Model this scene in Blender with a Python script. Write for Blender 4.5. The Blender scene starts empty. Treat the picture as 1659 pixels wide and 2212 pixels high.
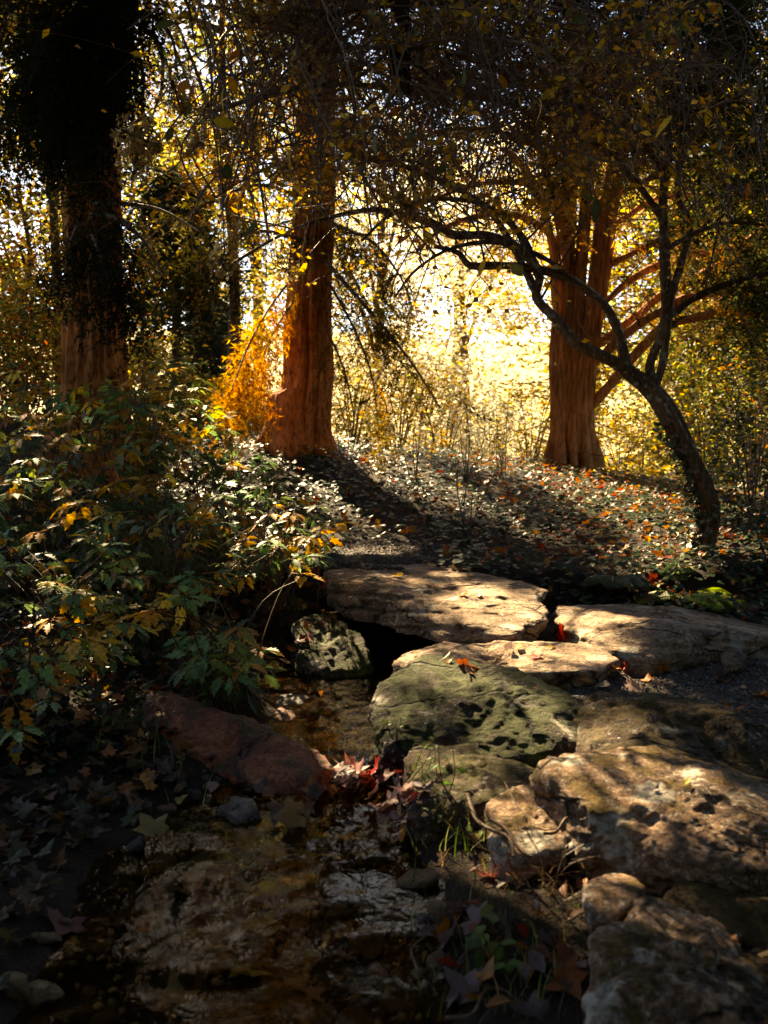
import bpy, bmesh, math, random
import numpy as np
from mathutils import Vector, Matrix
from mathutils.bvhtree import BVHTree
R = math.radians
random.seed(7); rng = np.random.default_rng(11)
scene = bpy.context.scene
C = scene.collection

# ------------------------------------------------------------------ camera, sky, sun, exposure
CAM = np.array([0.0, 0.0, 1.75]); PITCH = R(6.0)
cd = bpy.data.cameras.new('camera'); cam = bpy.data.objects.new('camera', cd); C.objects.link(cam)
cam.location = CAM; cam.rotation_euler = (R(90) - PITCH, 0, 0)
cd.sensor_fit = 'VERTICAL'; cd.sensor_height = 36; cd.lens = 35; cd.clip_end = 2000; cd.clip_start = 0.05
cd.dof.use_dof = True; cd.dof.focus_distance = 6.6; cd.dof.aperture_fstop = 2.8
scene.camera = cam
SUN_AZ, SUN_EL = R(22), R(36)            # azimuth to the left of the view, elevation
S = np.array([-math.sin(SUN_AZ)*math.cos(SUN_EL), math.cos(SUN_AZ)*math.cos(SUN_EL), math.sin(SUN_EL)])
w = bpy.data.worlds.new('World'); scene.world = w; w.use_nodes = True
nt = w.node_tree; sky = nt.nodes.new('ShaderNodeTexSky'); sky.sky_type = 'NISHITA'; sky.sun_disc = False
sky.sun_elevation = SUN_EL; sky.sun_rotation = -SUN_AZ; sky.air_density = 0.6; sky.dust_density = 0.4; sky.ozone_density = 1.0
nt.links.new(sky.outputs[0], nt.nodes['Background'].inputs[0]); nt.nodes['Background'].inputs[1].default_value = 0.065
sd = bpy.data.lights.new('sun', 'SUN'); so = bpy.data.objects.new('sun', sd); C.objects.link(so)
sd.energy = 5.0; sd.angle = R(0.53); sd.color = (1.0, 0.80, 0.54)
so.rotation_euler = Vector(S).to_track_quat('Z', 'Y').to_euler()
vs = scene.view_settings; vs.view_transform = 'Standard'; vs.look = 'None'; vs.gamma = 1.0; vs.use_curve_mapping = False
vs.exposure = 2.65
vs.use_white_balance = True; vs.white_balance_temperature = 7800; vs.white_balance_tint = 8
scene.cycles.use_denoising = True
scene.cycles.max_bounces = 5; scene.cycles.diffuse_bounces = 2; scene.cycles.glossy_bounces = 2
scene.cycles.transmission_bounces = 3; scene.cycles.transparent_max_bounces = 12
scene.cycles.sample_clamp_indirect = 6.0

# ------------------------------------------------------------------ helpers
F = 35/36*2212                     # measuring frame 1659 x 2212
def P(u, v, Y):
    """the place in the scene seen at (u, v), at the distance Y down the garden"""
    a, b = (u-829.5)/F, (1106-v)/F
    d = np.array([a, math.cos(PITCH)+math.sin(PITCH)*b, -math.sin(PITCH)+math.cos(PITCH)*b])
    return CAM + d*(Y/d[1])
def ray(u, v):
    a, b = (u-829.5)/F, (1106-v)/F
    return np.array([a, math.cos(PITCH)+math.sin(PITCH)*b, -math.sin(PITCH)+math.cos(PITCH)*b])
def sm(t):
    t = np.clip(t, 0, 1); return t*t*(3-2*t)
def _h(i, j, k, s):
    n = (i*374761393 + j*668265263 + k*2147483647 + s*1274126177) & 0xffffffff
    n = ((n ^ (n >> 13))*1274126177) & 0xffffffff
    n = ((n ^ (n >> 15))*2246822519) & 0xffffffff
    return ((n ^ (n >> 16)) & 0xffff)/32767.5 - 1
def noise(p, s=0):
    p = np.asarray(p, float); f = np.floor(p); t = p-f; i = f.astype(np.int64); t = t*t*(3-2*t); r = 0
    for a in (0, 1):
        wx = t[..., 0] if a else 1-t[..., 0]
        for b in (0, 1):
            wy = t[..., 1] if b else 1-t[..., 1]
            for c in (0, 1):
                wz = t[..., 2] if c else 1-t[..., 2]
                r = r + wx*wy*wz*_h(i[..., 0]+a, i[..., 1]+b, i[..., 2]+c, s)
    return r
def fbm(p, o=4, s=0):
    r = 0; a = 1.0
    for k in range(o): r = r + a*noise(p*(2.03**k)+k*17.3, s+k); a *= .5
    return r
def n2(x, y, f, s=0, o=3):
    x, y = np.broadcast_arrays(np.asarray(x, float), np.asarray(y, float))
    return fbm(np.stack([x*f, y*f, np.zeros_like(x)], -1), o, s)

class MB:
    """collects vertices and faces; build() links them as one mesh object"""
    def __init__(s): s.v, s.f, s.c, s.n = [], {3: [], 4: []}, [], 0
    def add(s, v, f, col=None):
        v = np.asarray(v, float).reshape(-1, 3); f = np.asarray(f, np.int64)
        s.v.append(v); s.f[f.shape[1]].append(f+s.n)
        if col is None: col = (1, 1, 1)
        col = np.asarray(col, float)
        s.c.append(np.broadcast_to(col, (len(v), 3))); s.n += len(v); return s
    def mesh(s, name, mat, smooth=True):
        me = bpy.data.meshes.new(name)
        V = np.concatenate(s.v) if s.v else np.zeros((0, 3))
        fl = [np.concatenate(s.f[k]) for k in (3, 4) if s.f[k]]
        me.vertices.add(len(V)); me.vertices.foreach_set('co', V.astype(np.float32).ravel())
        loops = np.concatenate([x.ravel() for x in fl]); me.loops.add(len(loops))
        me.loops.foreach_set('vertex_index', loops.astype(np.int32))
        st = []; o = 0
        for x in fl: st.append(o+np.arange(len(x))*x.shape[1]); o += x.size
        st = np.concatenate(st); me.polygons.add(len(st)); me.polygons.foreach_set('loop_start', st.astype(np.int32))
        me.polygons.foreach_set('use_smooth', np.full(len(st), smooth, bool))
        ca = me.color_attributes.new('Col', 'FLOAT_COLOR', 'POINT')
        cc = np.concatenate(s.c); ca.data.foreach_set('color', np.concatenate([cc, np.ones((len(cc), 1))], 1).astype(np.float32).ravel())
        me.update(calc_edges=True); me.materials.append(mat); return me
    def build(s, name, mat, parent=None, smooth=True):
        o = bpy.data.objects.new(name, s.mesh(name, mat, smooth)); C.objects.link(o)
        if parent is not None: put(o, parent)
        return o
def put(o, parent):
    o.parent = parent; o.matrix_parent_inverse = Matrix.LocRotScale(parent.location, parent.rotation_euler, parent.scale).inverted()
def tag(o, label=None, cat=None, group=None, kind=None):
    for k, x in (('label', label), ('category', cat), ('group', group), ('kind', kind)):
        if x: o[k] = x
    return o
def thing(name, label, cat, loc, group=None):
    o = bpy.data.objects.new(name, None); C.objects.link(o); o.location = loc; o.empty_display_size = .1
    return tag(o, label, cat, group)
def link_mesh(name, me, loc=(0, 0, 0), rot=None, sc=1, parent=None, color=None):
    o = bpy.data.objects.new(name, me); C.objects.link(o)
    M = Matrix.Translation(Vector(loc))
    if rot is not None: M = M @ Matrix(np.asarray(rot).tolist()).to_4x4()
    sc = (sc, sc, sc) if np.isscalar(sc) else sc
    M = M @ Matrix.Diagonal((*sc, 1)); o.matrix_basis = M
    if parent is not None: put(o, parent)
    if color is not None: o.color = (*color, 1)
    return o

def cr(pts, n):
    """smooth curve through the points, n samples (any number of columns)"""
    p = np.asarray(pts, float); m = len(p)
    e = np.concatenate([[2*p[0]-p[1]], p, [2*p[-1]-p[-2]]])
    t = np.linspace(0, m-1, n); i = np.clip(t.astype(int), 0, m-2); t = (t-i)[:, None]
    a, b, c, d = e[i], e[i+1], e[i+2], e[i+3]
    return .5*(2*b+(c-a)*t+(2*a-5*b+4*c-d)*t*t+(3*b-a-3*c+d)*t**3)
def tubes(mb, Pn, Rn, sides=4, col=None, shape=None):
    """a batch of tapered tubes: Pn (T,n,3), Rn (T,n)"""
    Pn = np.asarray(Pn, float); Rn = np.asarray(Rn, float); T, n, _ = Pn.shape
    t = np.gradient(Pn, axis=1); t /= np.linalg.norm(t, axis=2, keepdims=True)+1e-9
    mt = np.abs(t.mean(1)); ref = np.eye(3)[np.argmin(mt, 1)][:, None, :]
    a = np.cross(t, np.broadcast_to(ref, t.shape)); a /= np.linalg.norm(a, axis=2, keepdims=True)+1e-9
    b = np.cross(t, a)
    th = np.arange(sides)*2*np.pi/sides
    rr = Rn[:, :, None, None]
    V = Pn[:, :, None, :]+rr*(a[:, :, None, :]*np.cos(th)[None, None, :, None]+b[:, :, None, :]*np.sin(th)[None, None, :, None])
    if shape is not None: V = shape(V, Pn, th)
    idx = np.arange(T*n*sides).reshape(T, n, sides)
    q = np.stack([idx[:, :-1], np.roll(idx, -1, 2)[:, :-1], np.roll(idx, -1, 2)[:, 1:], idx[:, 1:]], -1).reshape(-1, 4)
    if col is not None and np.ndim(col) == 2: col = np.repeat(np.asarray(col), n*sides, 0)
    mb.add(V.reshape(-1, 3), q, col); return mb
def frames(nrm, az):
    """rotation matrices with z along nrm and x turned by az"""
    n = nrm/(np.linalg.norm(nrm, axis=1, keepdims=True)+1e-9)
    d = np.stack([np.cos(az), np.sin(az), np.zeros_like(az)], 1)
    d = d-n*np.sum(n*d, 1, keepdims=True); d /= np.linalg.norm(d, axis=1, keepdims=True)+1e-9
    return np.stack([d, np.cross(n, d), n], 2)
def frames_dir(d, up):
    """rotation matrices with x along d and z near up"""
    d = d/(np.linalg.norm(d, axis=1, keepdims=True)+1e-9)
    z = up-d*np.sum(up*d, 1, keepdims=True); z /= np.linalg.norm(z, axis=1, keepdims=True)+1e-9
    return np.stack([d, np.cross(z, d), z], 2)
def scatter(mb, tv, tf, pos, rot, sc, col):
    tv = np.asarray(tv, float); tf = np.asarray(tf); N = len(pos)
    sc = np.asarray(sc, float)
    if sc.ndim == 1: sc = sc[:, None]
    V = np.einsum('nij,nkj->nki', rot, tv[None]*sc[:, None, :])+pos[:, None, :]
    f = (tf[None]+(np.arange(N)*len(tv))[:, None, None]).reshape(-1, tf.shape[1])
    mb.add(V.reshape(-1, 3), f, np.repeat(col, len(tv), 0)); return mb
def palette(n, cols, w=None, jit=.18):
    cols = np.asarray(cols, float); w = None if w is None else np.asarray(w)/np.sum(w)
    c = cols[rng.choice(len(cols), n, p=w)]
    return np.clip(c*(1+rng.normal(0, jit, (n, 1)))*(1+rng.normal(0, jit*.4, (n, 3))), .002, .95)
def tilt(n, a=.5):
    v = rng.normal(0, a, (n, 3)); v[:, 2] = 1; return v

# leaf shapes: x is the leaf's length, z its face
def outline_leaf(half, fold=.15, curl=.0):
    """half outline [(x,y)..] from base to tip; mirrored, folded at the midrib"""
    h = np.asarray(half, float); n = len(h)
    mid = np.stack([h[:, 0], 0*h[:, 0]], 1)
    xs = h[:, 0]
    v = [];
    for x, y in h: v.append((x, 0, -curl*x*x))
    for x, y in h[1:-1]: v.append((x, y, abs(y)*fold-curl*x*x))
    for x, y in h[1:-1]: v.append((x, -y, abs(y)*fold-curl*x*x))
    L = lambda i: n+i-1; Q = lambda i: n+(n-2)+i-1; f = []
    for i in range(n-1):
        if i == 0: f += [(0, 1, L(1)), (0, Q(1), 1)]
        elif i == n-2: f += [(i, n-1, L(i)), (i, Q(i), n-1)]
        else: f += [(i, i+1, L(i)), (i+1, L(i+1), L(i)), (i, Q(i), i+1), (i+1, Q(i), Q(i+1))]
    return np.array(v), np.array(f)
LF_SIMPLE = (np.array([(0, 0, 0), (.45, .27, .06), (1, 0, -.1), (.45, -.27, .06)]), np.array([(0, 2, 1), (0, 3, 2)]))
LF_OVAL = outline_leaf([(0, 0), (.2, .17), (.5, .27), (.8, .15), (1, 0)], .2, .2)
LF_LANCE = outline_leaf([(0, 0), (.25, .13), (.55, .12), (1, 0)], .2, .3)
LF_SERR = outline_leaf([(0, 0), (.08, .10), (.16, .09), (.33, .29), (.35, .19), (.44, .17), (.60, .27), (.61, .15), (.68, .12), (.80, .15), (.81, .07), (1, 0)], .22, .16)
def radial_leaf(ang, rad, dz=.06):
    v = [(0, 0, 0)]+[(math.cos(a)*r, math.sin(a)*r, dz*math.sin(3*a+1)+dz*.8*r*r) for a, r in zip(ang, rad)]
    n = len(ang); f = [(0, i+1, (i+1) % n+1) for i in range(n)]
    return np.array(v), np.array(f)
_a = [R(x) for x in (180, 150, 118, 95, 72, 52, 36, 18, 0, -18, -36, -52, -72, -95, -118, -150)]
_a = _a[::-1]
_r = [.14, .46, .60, .46, .82, .60, .52, .70, 1.0, .66, .50, .62, .76, .42, .54, .44][::-1]
LF_MAPLE = radial_leaf(_a, _r, .10)
_ia = [R(x) for x in (-150, -95, -60, -28, 0, 28, 60, 95, 150)]
LF_IVY = radial_leaf(_ia, [.45, .55, .42, .62, 1.0, .62, .42, .55, .45], .05)
LF_OAK = outline_leaf([(0, 0), (.12, .08), (.2, .2), (.28, .10), (.4, .30), (.5, .13), (.62, .33), (.7, .15), (.82, .24), (.9, .12), (1, 0)], .25, .25)

# ------------------------------------------------------------------ materials
def mat(name):
    m = bpy.data.materials.new(name); m.use_nodes = True; nt = m.node_tree; nt.nodes.clear()
    out = nt.nodes.new('ShaderNodeOutputMaterial')
    def N(t, **k):
        n = nt.nodes.new(t)
        for a, b in k.items():
            if a.startswith('i_'): n.inputs[int(a[2:]) if a[2:].isdigit() else a[2:]].default_value = b
            else: setattr(n, a, b)
        return n
    return m, nt, out, N, nt.links.new
def ramp(N, stops):
    r = N('ShaderNodeValToRGB'); e = r.color_ramp.elements
    while len(e) < len(stops): e.new(.5)
    for x, (p, c) in zip(e, stops): x.position = p; x.color = (*c, 1) if len(c) == 3 else c
    return r
def mixc(N, L, fac, a, b, mode='MIX'):
    m = N('ShaderNodeMix', data_type='RGBA', blend_type=mode)
    for sock, x in ((m.inputs[0], fac), (m.inputs[6], a), (m.inputs[7], b)):
        if hasattr(x, 'is_output'): L(x, sock)
        elif isinstance(x, (int, float)): sock.default_value = x
        else: sock.default_value = (*x, 1)
    return m.outputs[2]
def leaf_mat(name, source='attr', trans=.5, rough=.45, spec=.4, nscale=14):
    m, nt, out, N, L = mat(name)
    if source == 'attr': c = N('ShaderNodeAttribute', attribute_name='Col').outputs['Color']
    else: c = N('ShaderNodeObjectInfo').outputs['Color']
    tc = N('ShaderNodeTexCoord'); no = N('ShaderNodeTexNoise', i_Scale=nscale, i_Detail=4.0); L(tc.outputs['Object'], no.inputs['Vector'])
    r = ramp(N, [(.3, (.55, .5, .45)), (.65, (1.15, 1.15, 1.15))]); L(no.outputs[0], r.inputs[0])
    col = mixc(N, L, 1.0, c, r.outputs[0], 'MULTIPLY')
    p = N('ShaderNodeBsdfPrincipled', i_Roughness=rough); p.inputs['Specular IOR Level'].default_value = spec
    L(col, p.inputs['Base Color'])
    t = N('ShaderNodeBsdfTranslucent'); sat = N('ShaderNodeHueSaturation'); sat.inputs['Saturation'].default_value = 1.15; sat.inputs['Value'].default_value = 1.25
    L(col, sat.inputs['Color']); L(sat.outputs[0], t.inputs['Color'])
    mx = N('ShaderNodeMixShader', i_0=trans); L(p.outputs[0], mx.inputs[1]); L(t.outputs[0], mx.inputs[2]); L(mx.outputs[0], out.inputs[0])
    return m
M_LEAF = leaf_mat('leaf', 'attr', .5)
M_LEAF_BG = leaf_mat('sunlit_leaf', 'attr', .55, .5, .3, 3)
M_LEAF_OBJ = leaf_mat('single_leaf', 'obj', .42, .5, .25)
M_IVY = leaf_mat('ivy_leaf', 'attr', .30, .42, .25)
M_DRY = leaf_mat('dry_leaf', 'obj', .30, .55, .3, 22)
M_DRYA = leaf_mat('leaf_litter', 'attr', .35, .5, .35, 22)
M_NEEDLE = leaf_mat('needles', 'attr', .48, .75, .06, 5)
M_FLOWER = leaf_mat('dried_flower', 'attr', .40, .7, .1, 20)

def bark_mat(name, c1, c2, c3, sx=26, sz=3.0, bump=.5, rough=.9, lichen=0.0):
    m, nt, out, N, L = mat(name)
    tc = N('ShaderNodeTexCoord'); mp = N('ShaderNodeMapping'); mp.inputs['Scale'].default_value = (sx, sx, sz); L(tc.outputs['Object'], mp.inputs[0])
    no = N('ShaderNodeTexNoise', i_Scale=1.0, i_Detail=7.0, i_Roughness=.6, i_Distortion=.4); L(mp.outputs[0], no.inputs['Vector'])
    n2_ = N('ShaderNodeTexNoise', i_Scale=2.2, i_Detail=4.0); L(tc.outputs['Object'], n2_.inputs['Vector'])
    r = ramp(N, [(.28, c1), (.5, c2), (.74, c3)]); L(no.outputs[0], r.inputs[0])
    r2 = ramp(N, [(.3, (.6, .6, .62)), (.7, (1.2, 1.15, 1.1))]); L(n2_.outputs[0], r2.inputs[0])
    col = mixc(N, L, 1.0, r.outputs[0], r2.outputs[0], 'MULTIPLY')
    if lichen:
        n3 = N('ShaderNodeTexNoise', i_Scale=16.0, i_Detail=6.0); L(tc.outputs['Object'], n3.inputs['Vector'])
        r3 = ramp(N, [(.60-lichen*.1, (0, 0, 0)), (.66-lichen*.1, (1, 1, 1))]); L(n3.outputs[0], r3.inputs[0])
        col = mixc(N, L, r3.outputs[0], col, (.30, .30, .24))
    p = N('ShaderNodeBsdfPrincipled', i_Roughness=rough); p.inputs['Specular IOR Level'].default_value = .2
    b = N('ShaderNodeBump', i_Strength=bump, i_Distance=.03); L(no.outputs[0], b.inputs['Height'])
    L(col, p.inputs['Base Color']); L(b.outputs[0], p.inputs['Normal']); L(p.outputs[0], out.inputs[0]); return m
M_SPRUCE = bark_mat('spruce_bark', (.08, .026, .008), (.52, .17, .04), (.72, .30, .08), 24, 10, 1.0)
M_CYPRESS = bark_mat('cypress_bark', (.11, .036, .012), (.50, .20, .06), (.70, .35, .12), 26, 3.2, 1.0)
M_OLDBARK = bark_mat('grey_bark', (.035, .022, .012), (.17, .105, .055), (.30, .20, .12), 40, 6, .9, lichen=.35)
M_FARBARK = bark_mat('far_bark', (.03, .02, .012), (.10, .065, .04), (.18, .12, .07), 14, 3, .7)
M_TWIG = bark_mat('twig_bark', (.06, .036, .02), (.17, .105, .06), (.28, .19, .12), 60, 30, .2, .6)
M_STEM = bark_mat('green_stem', (.03, .02, .008), (.08, .05, .018), (.14, .09, .03), 60, 30, .1, .6)

def rock_mat(name, base, dark, light, moss=0., lichen=0., moss_col=(.055, .075, .012), moss_dir=(0, 0, 1), scale=1., wet=0., stain=.45):
    m, nt, out, N, L = mat(name)
    tc = N('ShaderNodeTexCoord'); mp = N('ShaderNodeMapping'); mp.inputs['Scale'].default_value = (3*scale, 3*scale, 9*scale); L(tc.outputs['Object'], mp.inputs[0])
    n1 = N('ShaderNodeTexNoise', i_Scale=1.0, i_Detail=9.0, i_Roughness=.62, i_Distortion=.5); L(mp.outputs[0], n1.inputs['Vector'])
    n2_ = N('ShaderNodeTexNoise', i_Scale=60.0, i_Detail=5.0, i_Roughness=.7); L(tc.outputs['Object'], n2_.inputs['Vector'])
    r = ramp(N, [(.3, dark), (.5, base), (.72, light)]); L(n1.outputs[0], r.inputs[0])
    r2 = ramp(N, [(.32, (.42, .40, .38)), (.68, (1.4, 1.36, 1.32))]); L(n2_.outputs[0], r2.inputs[0])
    col = mixc(N, L, 1.0, r.outputs[0], r2.outputs[0], 'MULTIPLY'); rough = .82-.45*wet
    nst = N('ShaderNodeTexNoise', i_Scale=2.6*scale, i_Detail=6.0, i_Roughness=.7); L(tc.outputs['Object'], nst.inputs['Vector'])
    rst = ramp(N, [(stain, (0, 0, 0)), (stain+.16, (.75, .75, .75))]); L(nst.outputs[0], rst.inputs[0])
    col = mixc(N, L, rst.outputs[0], col, tuple(x*.8 for x in dark))
    if lichen:
        vo = N('ShaderNodeTexVoronoi', i_Scale=4.5*scale); wp = N('ShaderNodeTexNoise', i_Scale=20.0, i_Detail=4.0)
        L(tc.outputs['Object'], wp.inputs['Vector'])
        va = mixc(N, L, .10, tc.outputs['Object'], wp.outputs[1]); L(va, vo.inputs['Vector'])
        rl = ramp(N, [(.14+.12*lichen, (1, 1, 1)), (.20+.14*lichen, (0, 0, 0))]); L(vo.outputs['Distance'], rl.inputs[0])
        nl = N('ShaderNodeTexNoise', i_Scale=3.5, i_Detail=3.0); L(tc.outputs['Object'], nl.inputs['Vector'])
        rn = ramp(N, [(.56-.2*lichen, (0, 0, 0)), (.62-.2*lichen, (1, 1, 1))]); L(nl.outputs[0], rn.inputs[0])
        fac = N('ShaderNodeMath', operation='MULTIPLY'); L(rl.outputs[0], fac.inputs[0]); L(rn.outputs[0], fac.inputs[1])
        n4 = N('ShaderNodeTexNoise', i_Scale=42.0, i_Detail=6.0, i_Roughness=.7); L(tc.outputs['Object'], n4.inputs['Vector'])
        r4 = ramp(N, [(.60-.05*lichen, (0, 0, 0)), (.66-.05*lichen, (1, 1, 1))]); L(n4.outputs[0], r4.inputs[0])
        f2 = N('ShaderNodeMath', operation='MULTIPLY'); L(r4.outputs[0], f2.inputs[0]); L(rn.outputs[0], f2.inputs[1])
        f3 = N('ShaderNodeMath', operation='MAXIMUM'); L(fac.outputs[0], f3.inputs[0]); L(f2.outputs[0], f3.inputs[1])
        f4 = N('ShaderNodeMath', operation='MULTIPLY', i_1=.85); L(f3.outputs[0], f4.inputs[0])
        col = mixc(N, L, f4.outputs[0], col, (.52, .48, .38))
    h = N('ShaderNodeMath', operation='ADD'); L(n1.outputs[0], h.inputs[0])
    h2 = N('ShaderNodeMath', operation='MULTIPLY', i_1=.25); L(n2_.outputs[0], h2.inputs[0]); L(h2.outputs[0], h.inputs[1])
    hh = h.outputs[0]
    if moss:
        ge = N('ShaderNodeNewGeometry'); dp = N('ShaderNodeVectorMath', operation='DOT_PRODUCT'); dp.inputs[1].default_value = moss_dir; L(ge.outputs['Normal'], dp.inputs[0])
        nm = N('ShaderNodeTexNoise', i_Scale=5.0*scale, i_Detail=8.0, i_Roughness=.7); L(tc.outputs['Object'], nm.inputs['Vector'])
        a = N('ShaderNodeMath', operation='MULTIPLY_ADD', i_1=.15, i_2=moss-.5); L(dp.outputs['Value'], a.inputs[0])
        ad = N('ShaderNodeMath', operation='ADD'); L(a.outputs[0], ad.inputs[0]); L(nm.outputs[0], ad.inputs[1])
        rm = ramp(N, [(.50, (0, 0, 0)), (.60, (1, 1, 1))]); L(ad.outputs[0], rm.inputs[0])
        mc = ramp(N, [(.3, tuple(x*.35 for x in moss_col)), (.55, moss_col), (.75, (moss_col[0]*2.2, moss_col[1]*1.6, moss_col[2]*1.2))]); L(n2_.outputs[0], mc.inputs[0])
        col = mixc(N, L, rm.outputs[0], col, mc.outputs[0])
        hm = N('ShaderNodeMath', operation='MULTIPLY_ADD', i_1=.35); L(rm.outputs[0], hm.inputs[0]); L(hh, hm.inputs[2]); hh = hm.outputs[0]
    dn = N('ShaderNodeTexNoise', i_Scale=5.0*scale, i_Detail=4.0); L(tc.outputs['Object'], dn.inputs['Vector'])
    mp2 = N('ShaderNodeMapping'); mp2.inputs['Scale'].default_value = (1.6*scale, 2.2*scale, 5.0*scale); mp2.inputs['Rotation'].default_value = (.25, -.15, .4); L(mixc(N, L, .16, tc.outputs['Object'], dn.outputs[1]), mp2.inputs[0])
    ve = N('ShaderNodeTexVoronoi', i_Scale=1.0); ve.feature = 'DISTANCE_TO_EDGE'; L(mp2.outputs[0], ve.inputs['Vector'])
    rc = ramp(N, [(.0, (0, 0, 0)), (.035, (1, 1, 1))]); L(ve.outputs['Distance'], rc.inputs[0])
    nk = N('ShaderNodeTexNoise', i_Scale=2.3*scale, i_Detail=3.0); L(tc.outputs['Object'], nk.inputs['Vector']); rk = ramp(N, [(.42, (1, 1, 1)), (.54, (0, 0, 0))]); L(nk.outputs[0], rk.inputs[0])
    cm = N('ShaderNodeMath', operation='MAXIMUM'); L(rc.outputs[0], cm.inputs[0]); L(rk.outputs[0], cm.inputs[1])
    col = mixc(N, L, cm.outputs[0], tuple(x*.35 for x in dark), col)
    pit = N('ShaderNodeTexNoise', i_Scale=24.0, i_Detail=6.0, i_Roughness=.75); L(tc.outputs['Object'], pit.inputs['Vector']); rp = ramp(N, [(.36, (0, 0, 0)), (.46, (1, 1, 1))]); L(pit.outputs[0], rp.inputs[0])
    h5 = N('ShaderNodeMath', operation='MULTIPLY_ADD', i_1=.22); L(rp.outputs[0], h5.inputs[0]); L(hh, h5.inputs[2]); h6 = N('ShaderNodeMath', operation='MULTIPLY_ADD', i_1=.5); L(cm.outputs[0], h6.inputs[0]); L(h5.outputs[0], h6.inputs[2]); hh = h6.outputs[0]
    p = N('ShaderNodeBsdfPrincipled', i_Roughness=rough); p.inputs['Specular IOR Level'].default_value = .25+.5*wet
    b = N('ShaderNodeBump', i_Strength=1.0, i_Distance=.045); L(hh, b.inputs['Height'])
    L(col, p.inputs['Base Color']); L(b.outputs[0], p.inputs['Normal']); L(p.outputs[0], out.inputs[0]); return m
TAN, TAND, TANL = (.26, .175, .11), (.07, .05, .036), (.40, .29, .19)
M_ROCK = rock_mat('sandstone', TAN, TAND, TANL, 0, .35)
M_SLAB = rock_mat('slab_sandstone', (.39, .265, .165), (.12, .08, .052), (.53, .39, .265), 0, .85, scale=1.1, stain=.53)
M_ROCKM = rock_mat('mossy_sandstone', (.17, .115, .075), (.045, .034, .025), (.30, .22, .15), .45, .7, (.07, .062, .012))
M_ROCKG = rock_mat('green_mossy_rock', (.10, .075, .05), (.022, .018, .013), (.22, .17, .11), .475, .75, (.050, .062, .010))
M_ROCKB = rock_mat('brown_mossy_rock', (.11, .075, .048), (.025, .019, .014), (.22, .155, .10), .47, .85, (.075, .048, .010))
M_ROCKF = rock_mat('foreground_sandstone', (.30, .185, .105), (.055, .036, .024), (.48, .34, .225), .36, .95, (.15, .095, .014), stain=.50)
M_RED = rock_mat('red_sandstone', (.36, .10, .03), (.10, .032, .012), (.46, .18, .065), .34, 0, (.11, .085, .02), (0, 0, 1), 1, .45)
M_PINK = rock_mat('pink_sandstone', (.36, .19, .13), (.16, .08, .055), (.46, .28, .2), 0, .15, wet=.3)
M_COB = rock_mat('creek_stone', (.42, .25, .08), (.14, .075, .025), (.58, .40, .16), 0, 0, scale=3, wet=.9)
M_COBG = rock_mat('grey_creek_stone', (.16, .13, .10), (.05, .04, .03), (.30, .26, .2), 0, 0, scale=3, wet=.8)

# ------------------------------------------------------------------ the ground
CRY = [0, 1.5, 2.6, 3.65, 4.2, 4.6, 5.3, 6.1, 7.0, 7.8]
CRX = [-.6, -.55, -.45, -.45, -.45, -.13, -.24, -.29, -.2, -.2]
CRW = [.9, .85, .66, .64, .52, .22, .27, .36, .42, .4]
def H(x, y):
    x, y = np.broadcast_arrays(np.asarray(x, float), np.asarray(y, float))
    cx = np.interp(y, CRY, CRX); hw = np.interp(y, CRY, CRW)+.06*n2(x, y, 2.1, 5)
    d = np.abs(x-cx)-hw; left = x < cx
    bl = .04*sm(d/.12)+.10*sm(d/.8)+.26*sm((d-.6)/1.4)+.75*sm((d-1.0)/3.5)
    br = .05*sm(d/.10)+.05*sm((d-.2)/.8)+(.10*sm((d-.15)/.5)+.02*sm((d-.8)/2))*sm((y-4.25)/.5)
    base = np.where(left, bl, br)-.16*sm(-d/.28)
    fill = sm((y-7.45)/.45)
    base = base*(1-fill)+fill*np.where(left, np.maximum(bl*.9, .46), .46)
    y0 = np.where(x > 0, 8.5-.62*np.clip(x, 0, 4), 8.7); yr = 13.6
    zr = 1.26-.13*np.clip(x+1, 0, 6)+.10*np.clip(-x-2, 0, 6)
    s = sm((y-y0)/(yr-y0)*.97); z = base*(1-s)+s*zr
    z = z-1.3*sm((y-14.6)/7)+10*sm((y-24)/90)*((np.abs(y-24)/90)**.4)
    z = z+.05*np.exp(-((x-2.8)**2+(y-15)**2)/1.2)
    bump = .025*n2(x, y, 2.5, 1)+.012*n2(x, y, 9, 2)
    return z+bump*np.where(y < 20, 1, 3)
gx = np.unique(np.concatenate([np.linspace(-160, -8, 26), np.linspace(-8, -4, 32), np.linspace(-4, 4.5, 112), np.linspace(4.5, 8, 28), np.linspace(8, 160, 26)]))
gy = np.unique(np.concatenate([np.linspace(-60, 0, 16), np.linspace(0, 9, 120), np.linspace(9, 17, 66), np.linspace(17, 40, 46), np.linspace(40, 260, 34)]))
X, Y = np.meshgrid(gx, gy); Z = H(X, Y)
idx = np.arange(X.size).reshape(X.shape)
gq = np.stack([idx[:-1, :-1], idx[:-1, 1:], idx[1:, 1:], idx[1:, :-1]], -1).reshape(-1, 4)
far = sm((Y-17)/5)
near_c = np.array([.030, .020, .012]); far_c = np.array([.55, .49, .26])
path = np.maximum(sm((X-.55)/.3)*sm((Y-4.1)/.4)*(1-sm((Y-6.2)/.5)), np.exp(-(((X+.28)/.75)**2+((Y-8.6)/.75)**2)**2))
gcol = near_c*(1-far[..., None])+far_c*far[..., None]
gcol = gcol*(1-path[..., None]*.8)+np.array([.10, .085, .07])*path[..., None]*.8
bedm = sm((-Z-.01)/.05)*(Y < 8); gcol = gcol*(1-bedm[..., None])+np.array([.030, .020, .010])*bedm[..., None]
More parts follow.
